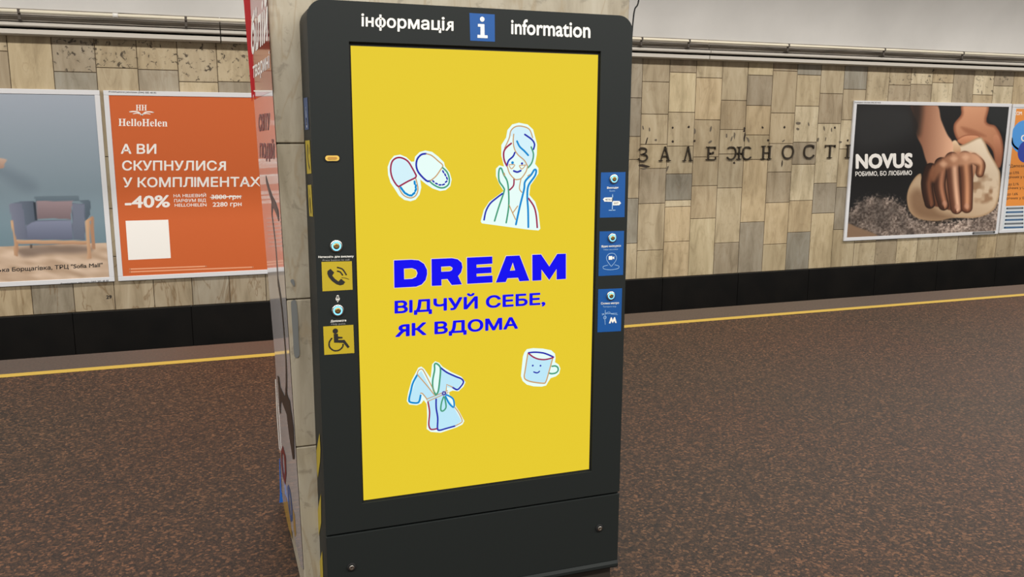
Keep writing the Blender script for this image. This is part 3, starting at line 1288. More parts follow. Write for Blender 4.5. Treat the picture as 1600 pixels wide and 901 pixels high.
# bathrobe
a = sc((620, 550), 6.436)
F = sflat()
F.poly(a((195, 195), (215, 155), (245, 143), (275, 165), (340, 260), (355, 120), (385, 90), (425, 105), (460, 145), (550, 200), (650, 245), (690, 300), (670, 345), (620, 392), (560, 385), (525, 400), (530, 430),
         (575, 470), (590, 540), (630, 600), (678, 690), (660, 725), (600, 755), (440, 808), (340, 800), (300, 770), (305, 640), (300, 520), (270, 480), (245, 515), (200, 532), (125, 525), (100, 490), (115, 400), (150, 280)), S_wht, 1)
F.poly(a((205, 225), (245, 185), (370, 420), (420, 400), (435, 160), (550, 225), (660, 290), (610, 370), (500, 350), (480, 420), (560, 530), (650, 690), (590, 735), (420, 780), (325, 765), (325, 500), (240, 410), (230, 500), (125, 485)), S_sky, 2)
F.line(a((204, 225), (160, 310), (140, 390), (122, 470), (135, 500), (200, 508), (225, 490), (238, 432)), SW*1.25, S_cyan, 3)
F.line(a((204, 215), (218, 180), (248, 168), (270, 190), (320, 285), (378, 395)), SW*.7, S_tan, 3)
F.line(a((204, 222), (290, 320), (375, 425)), SW*.7, S_tan, 3)
F.line(a((238, 410), (258, 415), (298, 465)), SW*.7, S_tan, 3)
F.line(a((388, 425), (362, 360), (360, 280), (378, 180), (378, 125), (395, 112), (430, 140), (438, 180), (430, 280), (415, 390), (390, 430)), SW*1.1, S_grn, 3)
F.line(a((440, 155), (500, 200), (580, 238), (650, 268), (668, 300), (640, 345), (605, 375), (560, 352)), SW*1.1, S_navy, 3)
F.line(a((560, 350), (500, 322), (495, 385)), SW*.7, S_tan, 3, False)
F.line(a((298, 470), (512, 384), (516, 402), (310, 492), (298, 470)), SW*.6, S_tan, 3, False)
F.line(a((312, 498), (328, 600), (320, 720), (335, 768), (365, 774), (405, 765)), SW, S_red, 3)
F.line(a((394, 470), (395, 560), (410, 660), (408, 765), (430, 782), (490, 766), (582, 740)), SW*1.1, S_navy, 3)
F.line(a((588, 738), (645, 706), (655, 680), (620, 605), (578, 548)), SW*.7, S_tan, 3)
F.line(a((470, 445), (450, 500), (440, 570), (455, 590), (480, 575), (494, 540), (480, 450)), SW, S_grn, 3)
F.line(a((488, 440), (520, 505), (560, 548), (575, 540), (570, 480), (545, 450), (495, 425)), SW*1.1, S_cyan, 3)
F.line(a((458, 412), (465, 398), (485, 400), (484, 420), (464, 426), (458, 412)), SW, S_navy, 3)
F.build('bathrobe_picture', scr)

# mug
a = sc((800, 530), 11.267)
F = sflat()
F.poly(a((215, 230), (260, 170), (370, 152), (540, 160), (690, 190), (755, 250), (765, 320), (755, 400), (820, 440), (850, 510), (830, 600), (770, 650), (680, 680), (640, 740), (600, 810), (520, 830), (380, 825),
         (260, 795), (185, 730), (155, 640), (175, 450), (190, 300)), S_wht, 1)
F.poly(a((280, 250), (400, 340), (540, 360), (700, 335), (580, 755), (400, 750), (260, 715), (225, 650)), S_sky, 2)
F.line(a((275, 250), (250, 400), (225, 560), (212, 650), (240, 705), (350, 745), (540, 768), (590, 745), (640, 590), (712, 330)), SW*.9, S_tan, 3)
F.line(a((285, 232), (400, 222), (540, 235), (640, 268), (725, 308)), SW*1.1, S_navy, 4)
F.line(a((285, 240), (360, 300), (450, 340), (560, 352), (660, 335), (725, 312)), SW*1.0, S_red, 4)
F.line(a((700, 470), (760, 465), (800, 490), (808, 540), (770, 585), (700, 600), (655, 592)), SW*1.1, S_grn, 3)
F.disc(a((362, 458))[0], .0034, S_navy, 3)
F.disc(a((498, 460))[0], .0034, S_navy, 3)
F.line(a((380, 570), (425, 585), (455, 580), (480, 558)), SW*.9, S_navy, 3)
F.build('mug_picture', scr)


# ================================================================== POSTERS ON THE TRACK WALL
def raster(parent, name, x0, z0, x1, z1, y, nx, nz, paint, f):
    """a printed picture: a fine grid of colour points on a flat sheet"""
    X = np.linspace(x0, x1, nx)
    Z = np.linspace(z0, z1, nz)
    gx, gz = np.meshgrid(X, Z)
    P = np.stack([gx.ravel(), np.full(gx.size, y), gz.ravel()], 1)
    dd = P-CAM
    u = 800+FPX*(dd@_r)/(dd@_f)
    v = 450.5-FPX*(dd@_u)/(dd@_f)
    q = np.stack([(u-f[0])*f[2], (v-f[1])*f[2]], 1)
    colr = paint(q)
    faces = [(j*nx+i, j*nx+i+1, (j+1)*nx+i+1, (j+1)*nx+i) for j in range(nz-1) for i in range(nx-1)]
    m = MATS.get('poster_print')
    if not m:
        m = mat('poster_print', (255, 255, 255), .45, spec=.3)
        nt, b, new = nodes(m)
        at = new('ShaderNodeAttribute', attribute_name='print')
        nt.links.new(at.outputs['Color'], b.inputs['Base Color'])
    o = mesh(name, [tuple(p) for p in P], faces, m, parent)
    ca = o.data.color_attributes.new('print', 'FLOAT_COLOR', 'POINT')
    l = np.clip(colr, 0, 255)/255.0
    l = np.where(l <= .04045, l/12.92, ((l+.055)/1.055)**2.4)
    rgba = np.ones((len(l), 4), np.float32)
    rgba[:, :3] = l
    ca.data.foreach_set('color', rgba.ravel())
    return o


def sdist(q, poly):
    """signed distance (inside positive) of points to a polygon"""
    P = np.array(poly, float)
    ins = np.zeros(len(q), bool)
    dm = np.full(len(q), 1e9)
    for i in range(len(P)):
        a, b_ = P[i], P[(i+1) % len(P)]
        e = b_-a
        w_ = q-a
        t = np.clip((w_@e)/(e@e+1e-9), 0, 1)
        dm = np.minimum(dm, np.hypot(*(w_-t[:, None]*e).T))
        c1 = (a[1] > q[:, 1]) != (b_[1] > q[:, 1])
        with np.errstate(divide='ignore', invalid='ignore'):
            xx = (b_[0]-a[0])*(q[:, 1]-a[1])/(b_[1]-a[1]+1e-12)+a[0]
        ins ^= c1 & (q[:, 0] < xx)
    return np.where(ins, dm, -dm)


def put(C, mask, colr):
    return C*(1-mask[:, None])+np.asarray(colr, float)*mask[:, None]


def sm(x, a, b_):
    t = np.clip((x-a)/(b_-a), 0, 1)
    return t*t*(3-2*t)


def blob(C, q, poly, c0, c1=None, dirv=(1, 0), soft=4.0, rim=None, rimw=20, amt=1.0, smooth=True):
    poly = catmull(poly, True, 5) if smooth else poly
    s = sdist(q, poly)
    k = sm(s, -soft, soft)*amt
    colr = np.tile(np.array(c0, float), (len(q), 1))
    if c1 is not None:
        pp = np.array(poly)@np.array(dirv, float)
        t = np.clip((q@np.array(dirv, float)-pp.min())/(pp.max()-pp.min()), 0, 1)
        colr = colr*(1-t[:, None])+np.array(c1, float)*t[:, None]
    if rim is not None:
        r_ = 1-sm(s, 0, rimw)
        colr = colr*(1-r_[:, None])+np.array(rim, float)*r_[:, None]
    return C*(1-k[:, None])+colr*k[:, None]


def rod(C, q, pts, w0, w1, lit, drk, light=.3, soft=3.0):
    """a rounded limb or finger of a picture, lit across its width"""
    P = np.array(catmull(pts, False, 6))
    best = np.full(len(q), 1e9)
    side = np.zeros(len(q))
    wid = np.full(len(q), w0)
    for i in range(len(P)-1):
        a, b_ = P[i], P[i+1]
        e = b_-a
        L = np.hypot(*e)+1e-9
        w_ = q-a
        t = np.clip((w_@e)/(L*L), 0, 1)
        dv = w_-t[:, None]*e
        dist = np.hypot(*dv.T)
        tt = (i+t)/(len(P)-1)
        wd = w0+(w1-w0)*tt
        sg = np.sign(e[0]*w_[:, 1]-e[1]*w_[:, 0])
        up = dist < best
        best = np.where(up, dist, best)
        side = np.where(up, sg*dist, side)
        wid = np.where(up, wd, wid)
    k = sm(wid-best, -soft, soft)
    n = np.clip(-side/wid, -1, 1)
    sh = np.exp(-((n-light)/.55)**2)
    colr = np.array(drk, float)*(1-sh[:, None])+np.array(lit, float)*sh[:, None]
    return C*(1-k[:, None])+colr*k[:, None]


RNG = np.random.default_rng(3)


def vnoise(q, cell):
    g = RNG.random((256, 256))
    x, y = q[:, 0]/cell+500, q[:, 1]/cell+500
    xi, yi = np.floor(x).astype(int), np.floor(y).astype(int)
    fx, fy = x-xi, y-yi
    fx, fy = fx*fx*(3-2*fx), fy*fy*(3-2*fy)

    def G(i, j):
        return g[i % 256, j % 256]
    return G(xi, yi)*(1-fx)*(1-fy)+G(xi+1, yi)*fx*(1-fy)+G(xi, yi+1)*(1-fx)*fy+G(xi+1, yi+1)*fx*fy


def poster(x0, z0, x1, z1, label, group='posters along the track wall', name='wall_poster', fw=.05):
    t = thing(name, ((x0+x1)/2, WY, z0), label, 'poster', group)
    mb = MB()
    yb, yf = WY-.003, WY-.03
    for a, b_ in (((x0, yf, z0), (x1, yb, z0+fw)), ((x0, yf, z1-fw), (x1, yb, z1)), ((x0, yf, z0+fw), (x0+fw, yb, z1-fw)), ((x1-fw, yf, z0+fw), (x1, yb, z1-fw))):
        mb.box(a, b_, 0, .004)
    mb.build('frame', M_frame, t)
    mb = MB()
    mb.box((x0+.01, WY-.022, z0+.01), (x1-.01, WY-.004, z1-.01))
    mb.build('backing_board', M_frame, t)
    return t


YPRINT = WY-.0235
PP = YP(YPRINT)
PF = YP(WY-.0302)

# 1 armchair poster ------------------------------------------------
AX0, AX1, AZ0, AZ1 = -4.80, -1.803, .037, 2.047
t1 = poster(AX0, AZ0, AX1, AZ1, 'framed blue grey poster showing an armchair, leftmost poster on the track wall')


def paint_chair(q):
    C = np.tile(np.array((128., 146., 156.)), (len(q), 1))
    ty = np.clip((q[:, 1]+800)/1300, 0, 1)[:, None]
    C = np.array((160., 168., 180.))*(1-ty)+np.array((116., 138., 148.))*ty
    C = put(C, sm(q[:, 1], 100, 480)*.25, (92, 118, 128))
    # lamp and its soft shadow
    C = blob(C, q, [(-60, -210), (40, -160), (260, -50), (300, 30), (180, 40), (-60, -120)], (110, 124, 136), soft=60, amt=.55)
    C = blob(C, q, [(-300, -235), (28, -225), (36, -180), (0, -140), (-300, -150)], (206, 178, 160), (170, 138, 122), (0, 1), 5)
    yl = 505-.036*q[:, 0]
    n = vnoise(np.stack([q[:, 0]*.35+q[:, 1]*.9, q[:, 1]*1.5-q[:, 0]*.5], 1), 60)
    fl_ = np.array((196., 170., 146.))+(n[:, None]-.5)*np.array((40, 42, 44))
    k = sm(q[:, 1]-yl, -2, 2)[:, None]
    C = C*(1-k)+fl_*k
    C = blob(C, q, [(150, 520), (420, 495), (720, 500), (760, 540), (640, 560), (400, 565), (200, 590)], (112, 96, 86), soft=28, amt=.75)
    B = dict(soft=2.5)
    wood, wood2 = (206, 168, 132), (168, 128, 100)
    C = blob(C, q, [(755, 250), (775, 258), (792, 525), (765, 525), (748, 330)], wood2, smooth=False, **B)
    C = blob(C, q, [(250, 485), (268, 485), (266, 515), (252, 515)], (84, 74, 66), smooth=False, **B)
    C = blob(C, q, [(280, 92), (360, 84), (630, 82), (650, 85), (662, 125), (300, 135)], (112, 128, 138), (96, 112, 124), (0, 1), **B, smooth=False)
    C = blob(C, q, [(95, 146), (180, 128), (272, 126), (285, 170), (296, 288), (214, 330), (180, 200)], (112, 122, 138), (84, 94, 108), (1, .3), **B, smooth=False)
    C = blob(C, q, [(272, 128), (300, 140), (312, 290), (292, 290)], (50, 58, 68), soft=5, smooth=False)
    C = blob(C, q, [(650, 122), (735, 118), (752, 135), (746, 240), (708, 300), (690, 150)], (104, 118, 130), (78, 92, 104), (1, 1), **B, smooth=False)
    C = blob(C, q, [(300, 125), (450, 128), (602, 124), (590, 200), (586, 278), (440, 270), (312, 276), (306, 200)], (158, 138, 142), (120, 104, 108), (0, 1), **B, smooth=False)
    C = blob(C, q, [(214, 332), (262, 300), (310, 288), (590, 284), (600, 330), (606, 446), (220, 446)], (128, 134, 156), (98, 104, 124), (0, 1), rim=(96, 102, 120), rimw=10, **B, smooth=False)
    C = blob(C, q, [(74, 155), (95, 146), (175, 148), (192, 200), (214, 330), (220, 446), (132, 442), (104, 300), (78, 190)], (126, 130, 148), (100, 106, 124), (1, .3), **B, smooth=False)
    C = blob(C, q, [(596, 146), (702, 148), (706, 300), (704, 448), (608, 446), (600, 330)], (120, 126, 144), (98, 106, 122), (0, 1), rim=(88, 96, 112), rimw=8, **B, smooth=False)
    C = blob(C, q, [(118, 448), (722, 456), (722, 486), (150, 480), (118, 478)], wood, wood2, (0, 1), **B, smooth=False)
    C = blob(C, q, [(88, 290), (104, 285), (132, 442), (152, 480), (150, 588), (114, 576), (116, 450)], wood, wood2, (1, 0), **B, smooth=False)
    C = blob(C, q, [(706, 290), (770, 248), (772, 262), (740, 300), (748, 460), (756, 606), (722, 608), (720, 470)], wood, wood2, (1, 0), **B, smooth=False)
    return C


pr1 = raster(t1, 'printed_picture', AX0+.05, AZ0+.05, AX1-.05, AZ1-.05, YPRINT, 250, 200, paint_chair, (0, 290, 5.3))
g = sc((0, 290), 5.3)
F = Flat(PP)
F.text('ька Борщагівка, ТРЦ "Sofia Mall"', g((-14, 716))[0], g((850, 672))[0], 6.6, M_ink, 1, .02)
F.build('address_lettering', pr1)
F = Flat(PF)
F.text('Розміщення реклами (044) 585 48 85', g((503, 818))[0], g((900, 792))[0], 2.6, M_ink, 1, .012)
F.build('caption_lettering', t1)

# 2 orange perfume poster -----------------------------------------
OX0, OX1, OZ0, OZ1 = -1.768, 1.24, .037, 2.047
t2 = poster(OX0, OZ0, OX1, OZ1, 'framed orange poster with large white lettering, partly hidden by the pillar')
M_or = mat('orange_print', (200, 98, 50), .4, spec=.35)
mb = MB()
mb.box((OX0+.05, YPRINT, OZ0+.05), (OX1-.05, WY-.0215, OZ1-.05))
pr2 = mb.build('printed_sheet', M_or, t2)
a = sc((150, 100), 4.507)
F = Flat(PP)
F.text('\U0001D407\U0001D41E\U0001D425\U0001D425\U0001D428\U0001D407\U0001D41E\U0001D425\U0001D41E\U0001D427', a((158, 435))[0], a((503, 440))[0], 12.0, M_cream, 1, -.012, 'Н')
F.text('\U0001D407\U0001D407', a((280, 327))[0], a((358, 327))[0], 9.5, M_cream, 1, -.018, 'Н')
F.line(a((238, 336), (270, 334), (300, 340), (322, 362)), .012, M_cream, 1)
F.line(a((404, 340), (372, 336), (345, 341), (322, 362)), .012, M_cream, 1)
F.line(a((262, 350), (290, 346), (310, 352)), .008, M_cream, 1)
F.line(a((382, 352), (354, 348), (334, 353)), .008, M_cream, 1)
F.build('emblem', pr2)
F = Flat(PP)
F.text('А ВИ', a((175, 632))[0], a((425, 632))[0], 15.5, M_cream, 1, .022)
F.build('headline_lettering', pr2)
F = Flat(PP)
F.text('СКУПНУЛИСЯ', a((184, 749))[0], a((915, 750))[0], 15.5, M_cream, 1, .022)
F.build('headline_lettering', pr2)
F = Flat(PP)
F.text('У КОМПЛІМЕНТАХ?', a((190, 868))[0], a((1190, 863))[0], 15.5, M_cream, 1, .022)
F.build('headline_lettering', pr2)
b_ = sc((150, 280), 4.507)
F = Flat(PP)
F.text('-40%', b_((203, 204))[0], b_((521, 196))[0], 20, M_cream, 1, .026)
F.build('price_lettering', pr2)
F = Flat(PP)
F.text('НА НІШЕВИЙ', b_((546, 127))[0], b_((775, 124))[0], 5.0, M_cream, 1, .014)
F.text('ПАРФУМ ВІД', b_((550, 162))[0], b_((775, 158))[0], 5.0, M_cream, 1, .014)
F.text('HELLOHELEN', b_((554, 193))[0], b_((778, 190))[0], 5.0, M_cream, 1, .014)
F.build('price_lettering', pr2)
F = Flat(PP)
F.text('3800 грн', b_((812, 140))[0], b_((1020, 137))[0], 7.2, M_cream, 1, .018)
F.line(b_((806, 127), (1022, 119)), .012, M_cream, 2, False)
F.build('price_lettering', pr2)
F = Flat(PP)
F.text('2280 грн', b_((822, 193))[0], b_((1025, 188))[0], 7.2, M_cream, 1, .018)
F.build('price_lettering', pr2)
F = Flat(PP)
F.poly(b_((208, 292), (509, 284), (527, 554), (228, 568)), M_cream, 1)
F.build('white_square', pr2)
F = Flat(PP)
M_pl = mat('pale_orange_print', (232, 160, 120), .6)
F.line(b_((238, 632), (775, 612)), .014, M_pl, 1, False)
F.build('small_print', pr2)
F = Flat(PP)
F.line(b_((238, 652), (1105, 618)), .014, M_pl, 1, False)
F.build('small_print', pr2)
F = Flat(PF)
F.text('Розміщення реклами (044) 585 48 85', a((90, 200))[0], a((424, 208))[0], 2.6, M_ink, 1, .012)
F.build('caption_lettering', t2)

# 3 dough poster ---------------------------------------------------
NX0, NX1, NZ0, NZ1 = 7.862, 10.83, .100, 2.093
t3 = poster(NX0, NZ0, NX1, NZ1, 'framed black poster showing two hands kneading dough, right of the wall letters')


def paint_dough(q):
    C = np.tile(np.array((24., 23., 23.)), (len(q), 1))
    C = blob(C, q, [(100, 100), (420, 100), (420, 240), (250, 330), (100, 330)], (44, 44, 44), soft=70, amt=.8)
    C = blob(C, q, [(860, 95), (950, 95), (945, 240), (900, 210), (850, 170)], (34, 36, 36), soft=8)
    # flour on the table
    n = vnoise(q, 9)*.6+vnoise(q, 4)*.4
    n2 = vnoise(q, 45)
    s = sdist(q, catmull([(30, 720), (110, 640), (190, 605), (300, 612), (370, 650), (420, 715), (560, 745), (760, 720), (870, 660), (920, 600), (960, 830), (30, 870)], True, 5))
    k = sm(s+(n-.5)*50, -22, 22)
    fl_ = np.array((58., 46., 40.))*(1-n[:, None])+np.array((196., 178., 164.))*n[:, None]
    fl_ *= (.72+.5*n2)[:, None]*(0.72+.45*np.clip((q[:, 0]-50)/800, 0, 1))[:, None]
    C = C*(1-k[:, None])+fl_*k[:, None]
    C = blob(C, q, [(40, 755), (110, 775), (220, 826), (40, 850)], (132, 106, 84), soft=6)
    # far arm and hand
    C = blob(C, q, [(702, 80), (842, 80), (834, 180), (885, 205), (918, 265), (928, 340), (912, 435), (884, 420), (868, 345), (822, 300), (770, 322), (690, 300), (655, 255), (650, 195), (690, 140)],
             (214, 156, 120), (164, 104, 72), (.2, 1), 4, rim=(140, 84, 58), rimw=22)
    C = blob(C, q, [(690, 210), (760, 225), (830, 260), (800, 262), (730, 250)], (150, 92, 64), soft=12, amt=.7)
    C = blob(C, q, [(668, 285), (715, 255), (790, 258), (800, 300), (770, 322), (700, 312)], (224, 160, 122), (180, 112, 78), (0, 1), 4, rim=(150, 88, 60), rimw=10)
    C = blob(C, q, [(872, 270), (900, 262), (918, 330), (908, 400), (890, 400)], (200, 138, 104), (150, 92, 64), (0, 1), 5)
    # dough
    C = blob(C, q, [(640, 292), (690, 312), (790, 268), (822, 290), (850, 350), (895, 430), (912, 480), (905, 600), (870, 680), (780, 720), (640, 722), (560, 738), (460, 728), (405, 690), (386, 620), (396, 555),
                    (430, 495), (462, 472), (480, 500), (560, 430), (620, 380)], (240, 222, 196), (168, 138, 106), (-.6, 1), 4, rim=(176, 144, 110), rimw=16)
    C = blob(C, q, [(400, 600), (460, 560), (560, 680), (640, 715), (540, 735), (430, 700)], (120, 90, 66), soft=30, amt=.8)
    d2_ = vnoise(q, 22)
    s = sdist(q, catmull([(760, 490), (840, 480), (890, 520), (880, 610), (800, 640), (750, 600)], True, 5))
    C = put(C, sm(s, -14, 14)*np.clip((d2_-.35)*1.6, 0, .8), (140, 104, 74))
    C = blob(C, q, [(640, 300), (662, 286), (688, 330), (680, 358), (650, 355)], (236, 206, 170), (196, 150, 112), (0, 1), 4)
    # near forearm and wrist
    C = blob(C, q, [(410, 80), (548, 80), (578, 170), (612, 250), (642, 296), (642, 352), (610, 388), (520, 432), (494, 400), (470, 320), (440, 255), (446, 190)],
             (104, 60, 40), (236, 184, 150), (1, .1), 5)
    C = blob(C, q, [(405, 75), (470, 75), (462, 220), (450, 260), (432, 240)], (34, 26, 22), soft=26, amt=.85)
    # near hand
    C = blob(C, q, [(506, 440), (560, 400), (640, 356), (720, 352), (790, 370), (826, 410), (822, 450), (770, 470), (752, 560), (736, 672), (660, 684), (560, 660), (490, 640), (468, 560), (482, 480)],
             (214, 158, 122), (84, 48, 32), (-.45, 1), 4)
    for pts, w0, w1, lit, drk, li in (
            ([(520, 450), (498, 530), (515, 640)], 34, 26, (118, 74, 52), (48, 28, 20), .4),
            ([(580, 420), (568, 540), (592, 650)], 36, 26, (176, 120, 90), (62, 36, 25), .4),
            ([(640, 392), (648, 520), (664, 668)], 38, 29, (228, 178, 146), (92, 54, 38), .35),
            ([(712, 385), (722, 520), (722, 662)], 36, 29, (206, 146, 108), (96, 56, 38), .1),
            ([(760, 385), (800, 420), (796, 470)], 26, 20, (206, 150, 112), (120, 74, 50), .1)):
        C = rod(C, q, pts, w0+4, w1+4, drk, tuple(x_*.68 for x_ in drk), li)
        C = rod(C, q, pts, w0-2, w1-2, lit, drk, li)
    C = blob(C, q, [(512, 480), (535, 430), (600, 378), (690, 348), (775, 360), (808, 395), (800, 420), (752, 418), (690, 428), (630, 436), (575, 468), (535, 520)], (132, 84, 58), (226, 172, 136), (1, -.3), 14, amt=.95)
    for x_, y_ in ((592, 418), (650, 388), (716, 380)):
        C = blob(C, q, [(x_-20, y_), (x_, y_-16), (x_+20, y_), (x_, y_+18)], (232, 184, 150), soft=12, amt=.7)
    for x_, y_ in ((598, 640), (668, 660), (722, 655)):
        C = blob(C, q, [(x_-14, y_), (x_, y_-16), (x_+14, y_), (x_, y_+14)], (200, 150, 126), soft=6, amt=.5)
    return C


pr3 = raster(t3, 'printed_picture', NX0+.05, NZ0+.05, NX1-.05, NZ1-.05, YPRINT, 320, 220, paint_dough, (1310, 140, 3.603))
g = sc((1310, 140), 3.603)
F = Flat(PP)
F.text('NOVUS', g((97, 446))[0], g((418, 440))[0], 24.5, M_cream, 1, .05, cap_r=24.5)
F.build('headline_lettering', pr3)
F = Flat(PP)
F.text('РОБИМО, БО ЛЮБИМО', g((95, 487))[0], g((414, 480))[0], 7.2, M_cream, 1, .022)
F.build('slogan_lettering', pr3)
F = Flat(PF)
F.text('Розміщення реклами (044) 585 48 85', g((92, 75))[0], g((238, 77))[0], 2.0, M_ink, 1, .012)
F.build('caption_lettering', t3)
F = Flat(PF)
F.line(g((758, 808), (878, 802)), .04, mat('grey_print', (120, 120, 120), .6), 1, False)
F.build('small_print', pr3)

# 4 orange deposit poster, mostly outside the picture --------------
DX0 = 10.855
t4 = poster(DX0, .110, DX0+3.0, 2.088, 'framed orange and white poster with blue round badges, at the far right edge')
mb = MB()
mb.box((DX0+.05, YPRINT, .16), (DX0+2.95, WY-.0215, 2.038))
pr4 = mb.build('printed_sheet', mat('white_sheet', (206, 212, 216), .5), t4)
F = Flat(PP)
zmid = PP.px((1570, 322))[2]
F.st_poly([(DX0+.08, zmid), (DX0+2.92, zmid), (DX0+2.92, 2.02), (DX0+.08, 2.02)], mat('orange_print_light', (224, 140, 58), .45), 1)
F.build('orange_panel', pr4)
q_ = sc((1540, 150), 4.1)
F = Flat(PP)
M_bb = mat('sky_badge', (74, 150, 222), .4)
M_db = mat('deep_badge', (40, 62, 160), .4)
F.disc(q_((240, 260))[0], .25, M_bb, 2)
F.line(q_((168, 270), (176, 310), (205, 338), (222, 340)), .03, M_cream, 2)
F.disc(q_((258, 355))[0], .17, M_db, 3)
F.text('С', q_((226, 290))[0], q_((262, 290))[0], 10, M_cream, 4, .03)
F.build('badge', pr4)
F = Flat(PP)
F.text('COM', q_((182, 122))[0], q_((232, 122))[0], 6, M_cream, 2, .012)
F.build('headline_lettering', pr4)
for s, x0_, x1_, y_, hh in (('"Депозит', 148, 262, 457, 4.6), ('до 3,75%', 150, 214, 500, 4), ('річних у г', 148, 250, 527, 4), ('до 2,1%', 145, 212, 573, 4), ('річних у U', 142, 250, 597, 4), ('до 1,6%', 138, 206, 636, 4), ('річних у E', 135, 246, 662, 4)):
    F = Flat(PP)
    F.text(s, q_((x0_, y_))[0], q_((x1_, y_-2))[0], hh, M_ink, 2, .012)
    F.build('terms_lettering', pr4)
F = Flat(PP)
M_bt = mat('blue_small_print', (70, 104, 140), .6)
for i in range(6):
    F = Flat(PP)
    y_ = 720+i*24.5
    F.line(q_((136-3*i, y_), (238, y_-3)), .03, M_bt if i % 2 else mat('grey_small_print', (110, 116, 122), .6), 1, False)
    F.build('small_print', pr4)


# ================================================================== RAISED LETTERS ON THE WALL
M_let = mat('dark_metal_letter', (58, 50, 40), .5, metal=.3)


def strokes(lst):
    """each stroke: ((x,z),(x,z),..., width)"""
    return lst


def ribbon_prism(mb, pts, wid, y0, y1):
    P = [np.array(p) for p in (catmull(pts, False, 6) if len(pts) > 2 else pts)]
    P = [np.array(p, float) for p in P]
    L, R_ = [], []
    for i in range(len(P)):
        d_ = P[min(i+1, len(P)-1)]-P[max(i-1, 0)]
        d_ /= np.linalg.norm(d_)+1e-9
        nn = np.array((-d_[1], d_[0]))
        L.append(P[i]+nn*wid/2)
        R_.append(P[i]-nn*wid/2)
    n = len(P)
    vs_ = [(p[0], y0, p[1]) for p in L]+[(p[0], y0, p[1]) for p in R_]+[(p[0], y1, p[1]) for p in L]+[(p[0], y1, p[1]) for p in R_]
    fs = []
    for i in range(n-1):
        fs += [(i, n+i, n+i+1, i+1), (2*n+i, 2*n+i+1, 3*n+i+1, 3*n+i), (i, i+1, 2*n+i+1, 2*n+i), (n+i, 3*n+i, 3*n+i+1, n+i+1)]
    fs += [(0, 2*n, 3*n, n), (n-1, 2*n-1, 4*n-1, 3*n-1)]
    mb.add(vs_, fs)


TH, TK = .045, .10            # thin and thick strokes for letters of height 1
SER = [(-.13, .02), (.13, .02)]


def ser(x, z, w_=.26):
    return ([(x-w_/2, z), (x+w_/2, z)], TH)


GL = {
    'З': [([(.02, .80), (.10, .97), (.30, .97), (.42, .84), (.38, .62), (.22, .52)], TK*.8), ([(.22, .52), (.42, .44), (.48, .22), (.34, .03), (.12, .03), (.0, .2)], TK*.8), ([(.12, .52), (.3, .52)], TH)],
    'А': [([(.02, .02), (.30, .98)], TH), ([(.30, .98), (.60, .02)], TK), ([(.14, .33), (.46, .33)], TH), ser(.02, .02), ser(.60, .02, .3)],
    'Л': [([(.04, .02), (.28, .98)], TH), ([(.28, .98), (.56, .02)], TK), ser(.02, .02), ser(.56, .02, .3)],
    'Е': [([(.14, .0), (.14, 1.0)], TK), ([(.02, .98), (.5, .98)], TH), ([(.02, .02), (.54, .02)], TH), ([(.14, .52), (.40, .52)], TH), ([(.5, 1.0), (.5, .78)], TH), ([(.54, 0), (.54, .24)], TH), ([(.40, .62), (.40, .42)], TH)],
    'Ж': [([(.0, .18), (.12, .03), (.32, .05), (.44, .3), (.44, .7), (.32, .95), (.12, .97), (.02, .84)], TK*.8), ([(.64, 0), (.64, 1)], TK), ([(.44, .5), (.9, .5)], TH), ser(.64, .02, .24), ser(.64, .98, .24),
          ([(1.26, .84), (1.14, .97), (.96, .95), (.84, .7), (.84, .3), (.96, .05), (1.16, .03), (1.3, .18)], TK*.8)],
    'Н': [([(.10, 0), (.10, 1)], TK), ([(.50, 0), (.50, 1)], TK), ([(.10, .5), (.50, .5)], TH), ser(.10, .02), ser(.10, .98), ser(.50, .02), ser(.50, .98)],
    'О': [([(.34, .98), (.12, .88), (.02, .5), (.12, .12), (.34, .02), (.56, .12), (.66, .5), (.56, .88), (.34, .98)], TK*.9)],
    'С': [([(.50, .76), (.44, .95), (.26, .98), (.08, .84), (.02, .5), (.08, .16), (.28, .02), (.46, .08), (.54, .24)], TK*.9), ([(.5, .98), (.5, .7)], TH)],
    'Т': [([(.28, 0), (.28, 1)], TK), ([(.0, .98), (.56, .98)], TH), ([(.0, 1), (.0, .78)], TH), ([(.56, 1), (.56, .78)], TH), ser(.28, .02)],
    'І': [([(.14, 0), (.14, 1)], TK), ser(.14, .02), ser(.14, .98)],
}
ROW = [('З', 75, 138, 225, 318, 'dark metal letter З on the marble wall, first of the row, beside the kiosk'),
       ('А', 218, 302, 215, 316, 'dark metal letter А on the marble wall, second of the row after З'),
       ('Л', 383, 456, 216, 316, 'dark metal letter Л on the marble wall, between А and Е'),
       ('Е', 543, 614, 218, 308, 'dark metal letter Е on the marble wall, between Л and Ж'),
       ('Ж', 690, 860, 218, 306, 'wide dark metal letter Ж with curved arms on the marble wall'),
       ('Н', 925, 1002, 212, 304, 'dark metal letter Н on the marble wall, right of the wide letter Ж'),
       ('О', 1073, 1152, 208, 300, 'round dark metal letter О on the marble wall, right of Н'),
       ('С', 1222, 1297, 206, 298, 'dark metal letter С on the marble wall, between О and Т'),
       ('Т', 1368, 1440, 206, 296, 'dark metal letter Т on the marble wall, between С and І'),
       ('І', 1510, 1545, 204, 294, 'dark metal letter І on the marble wall, last of the row, beside the black poster')]
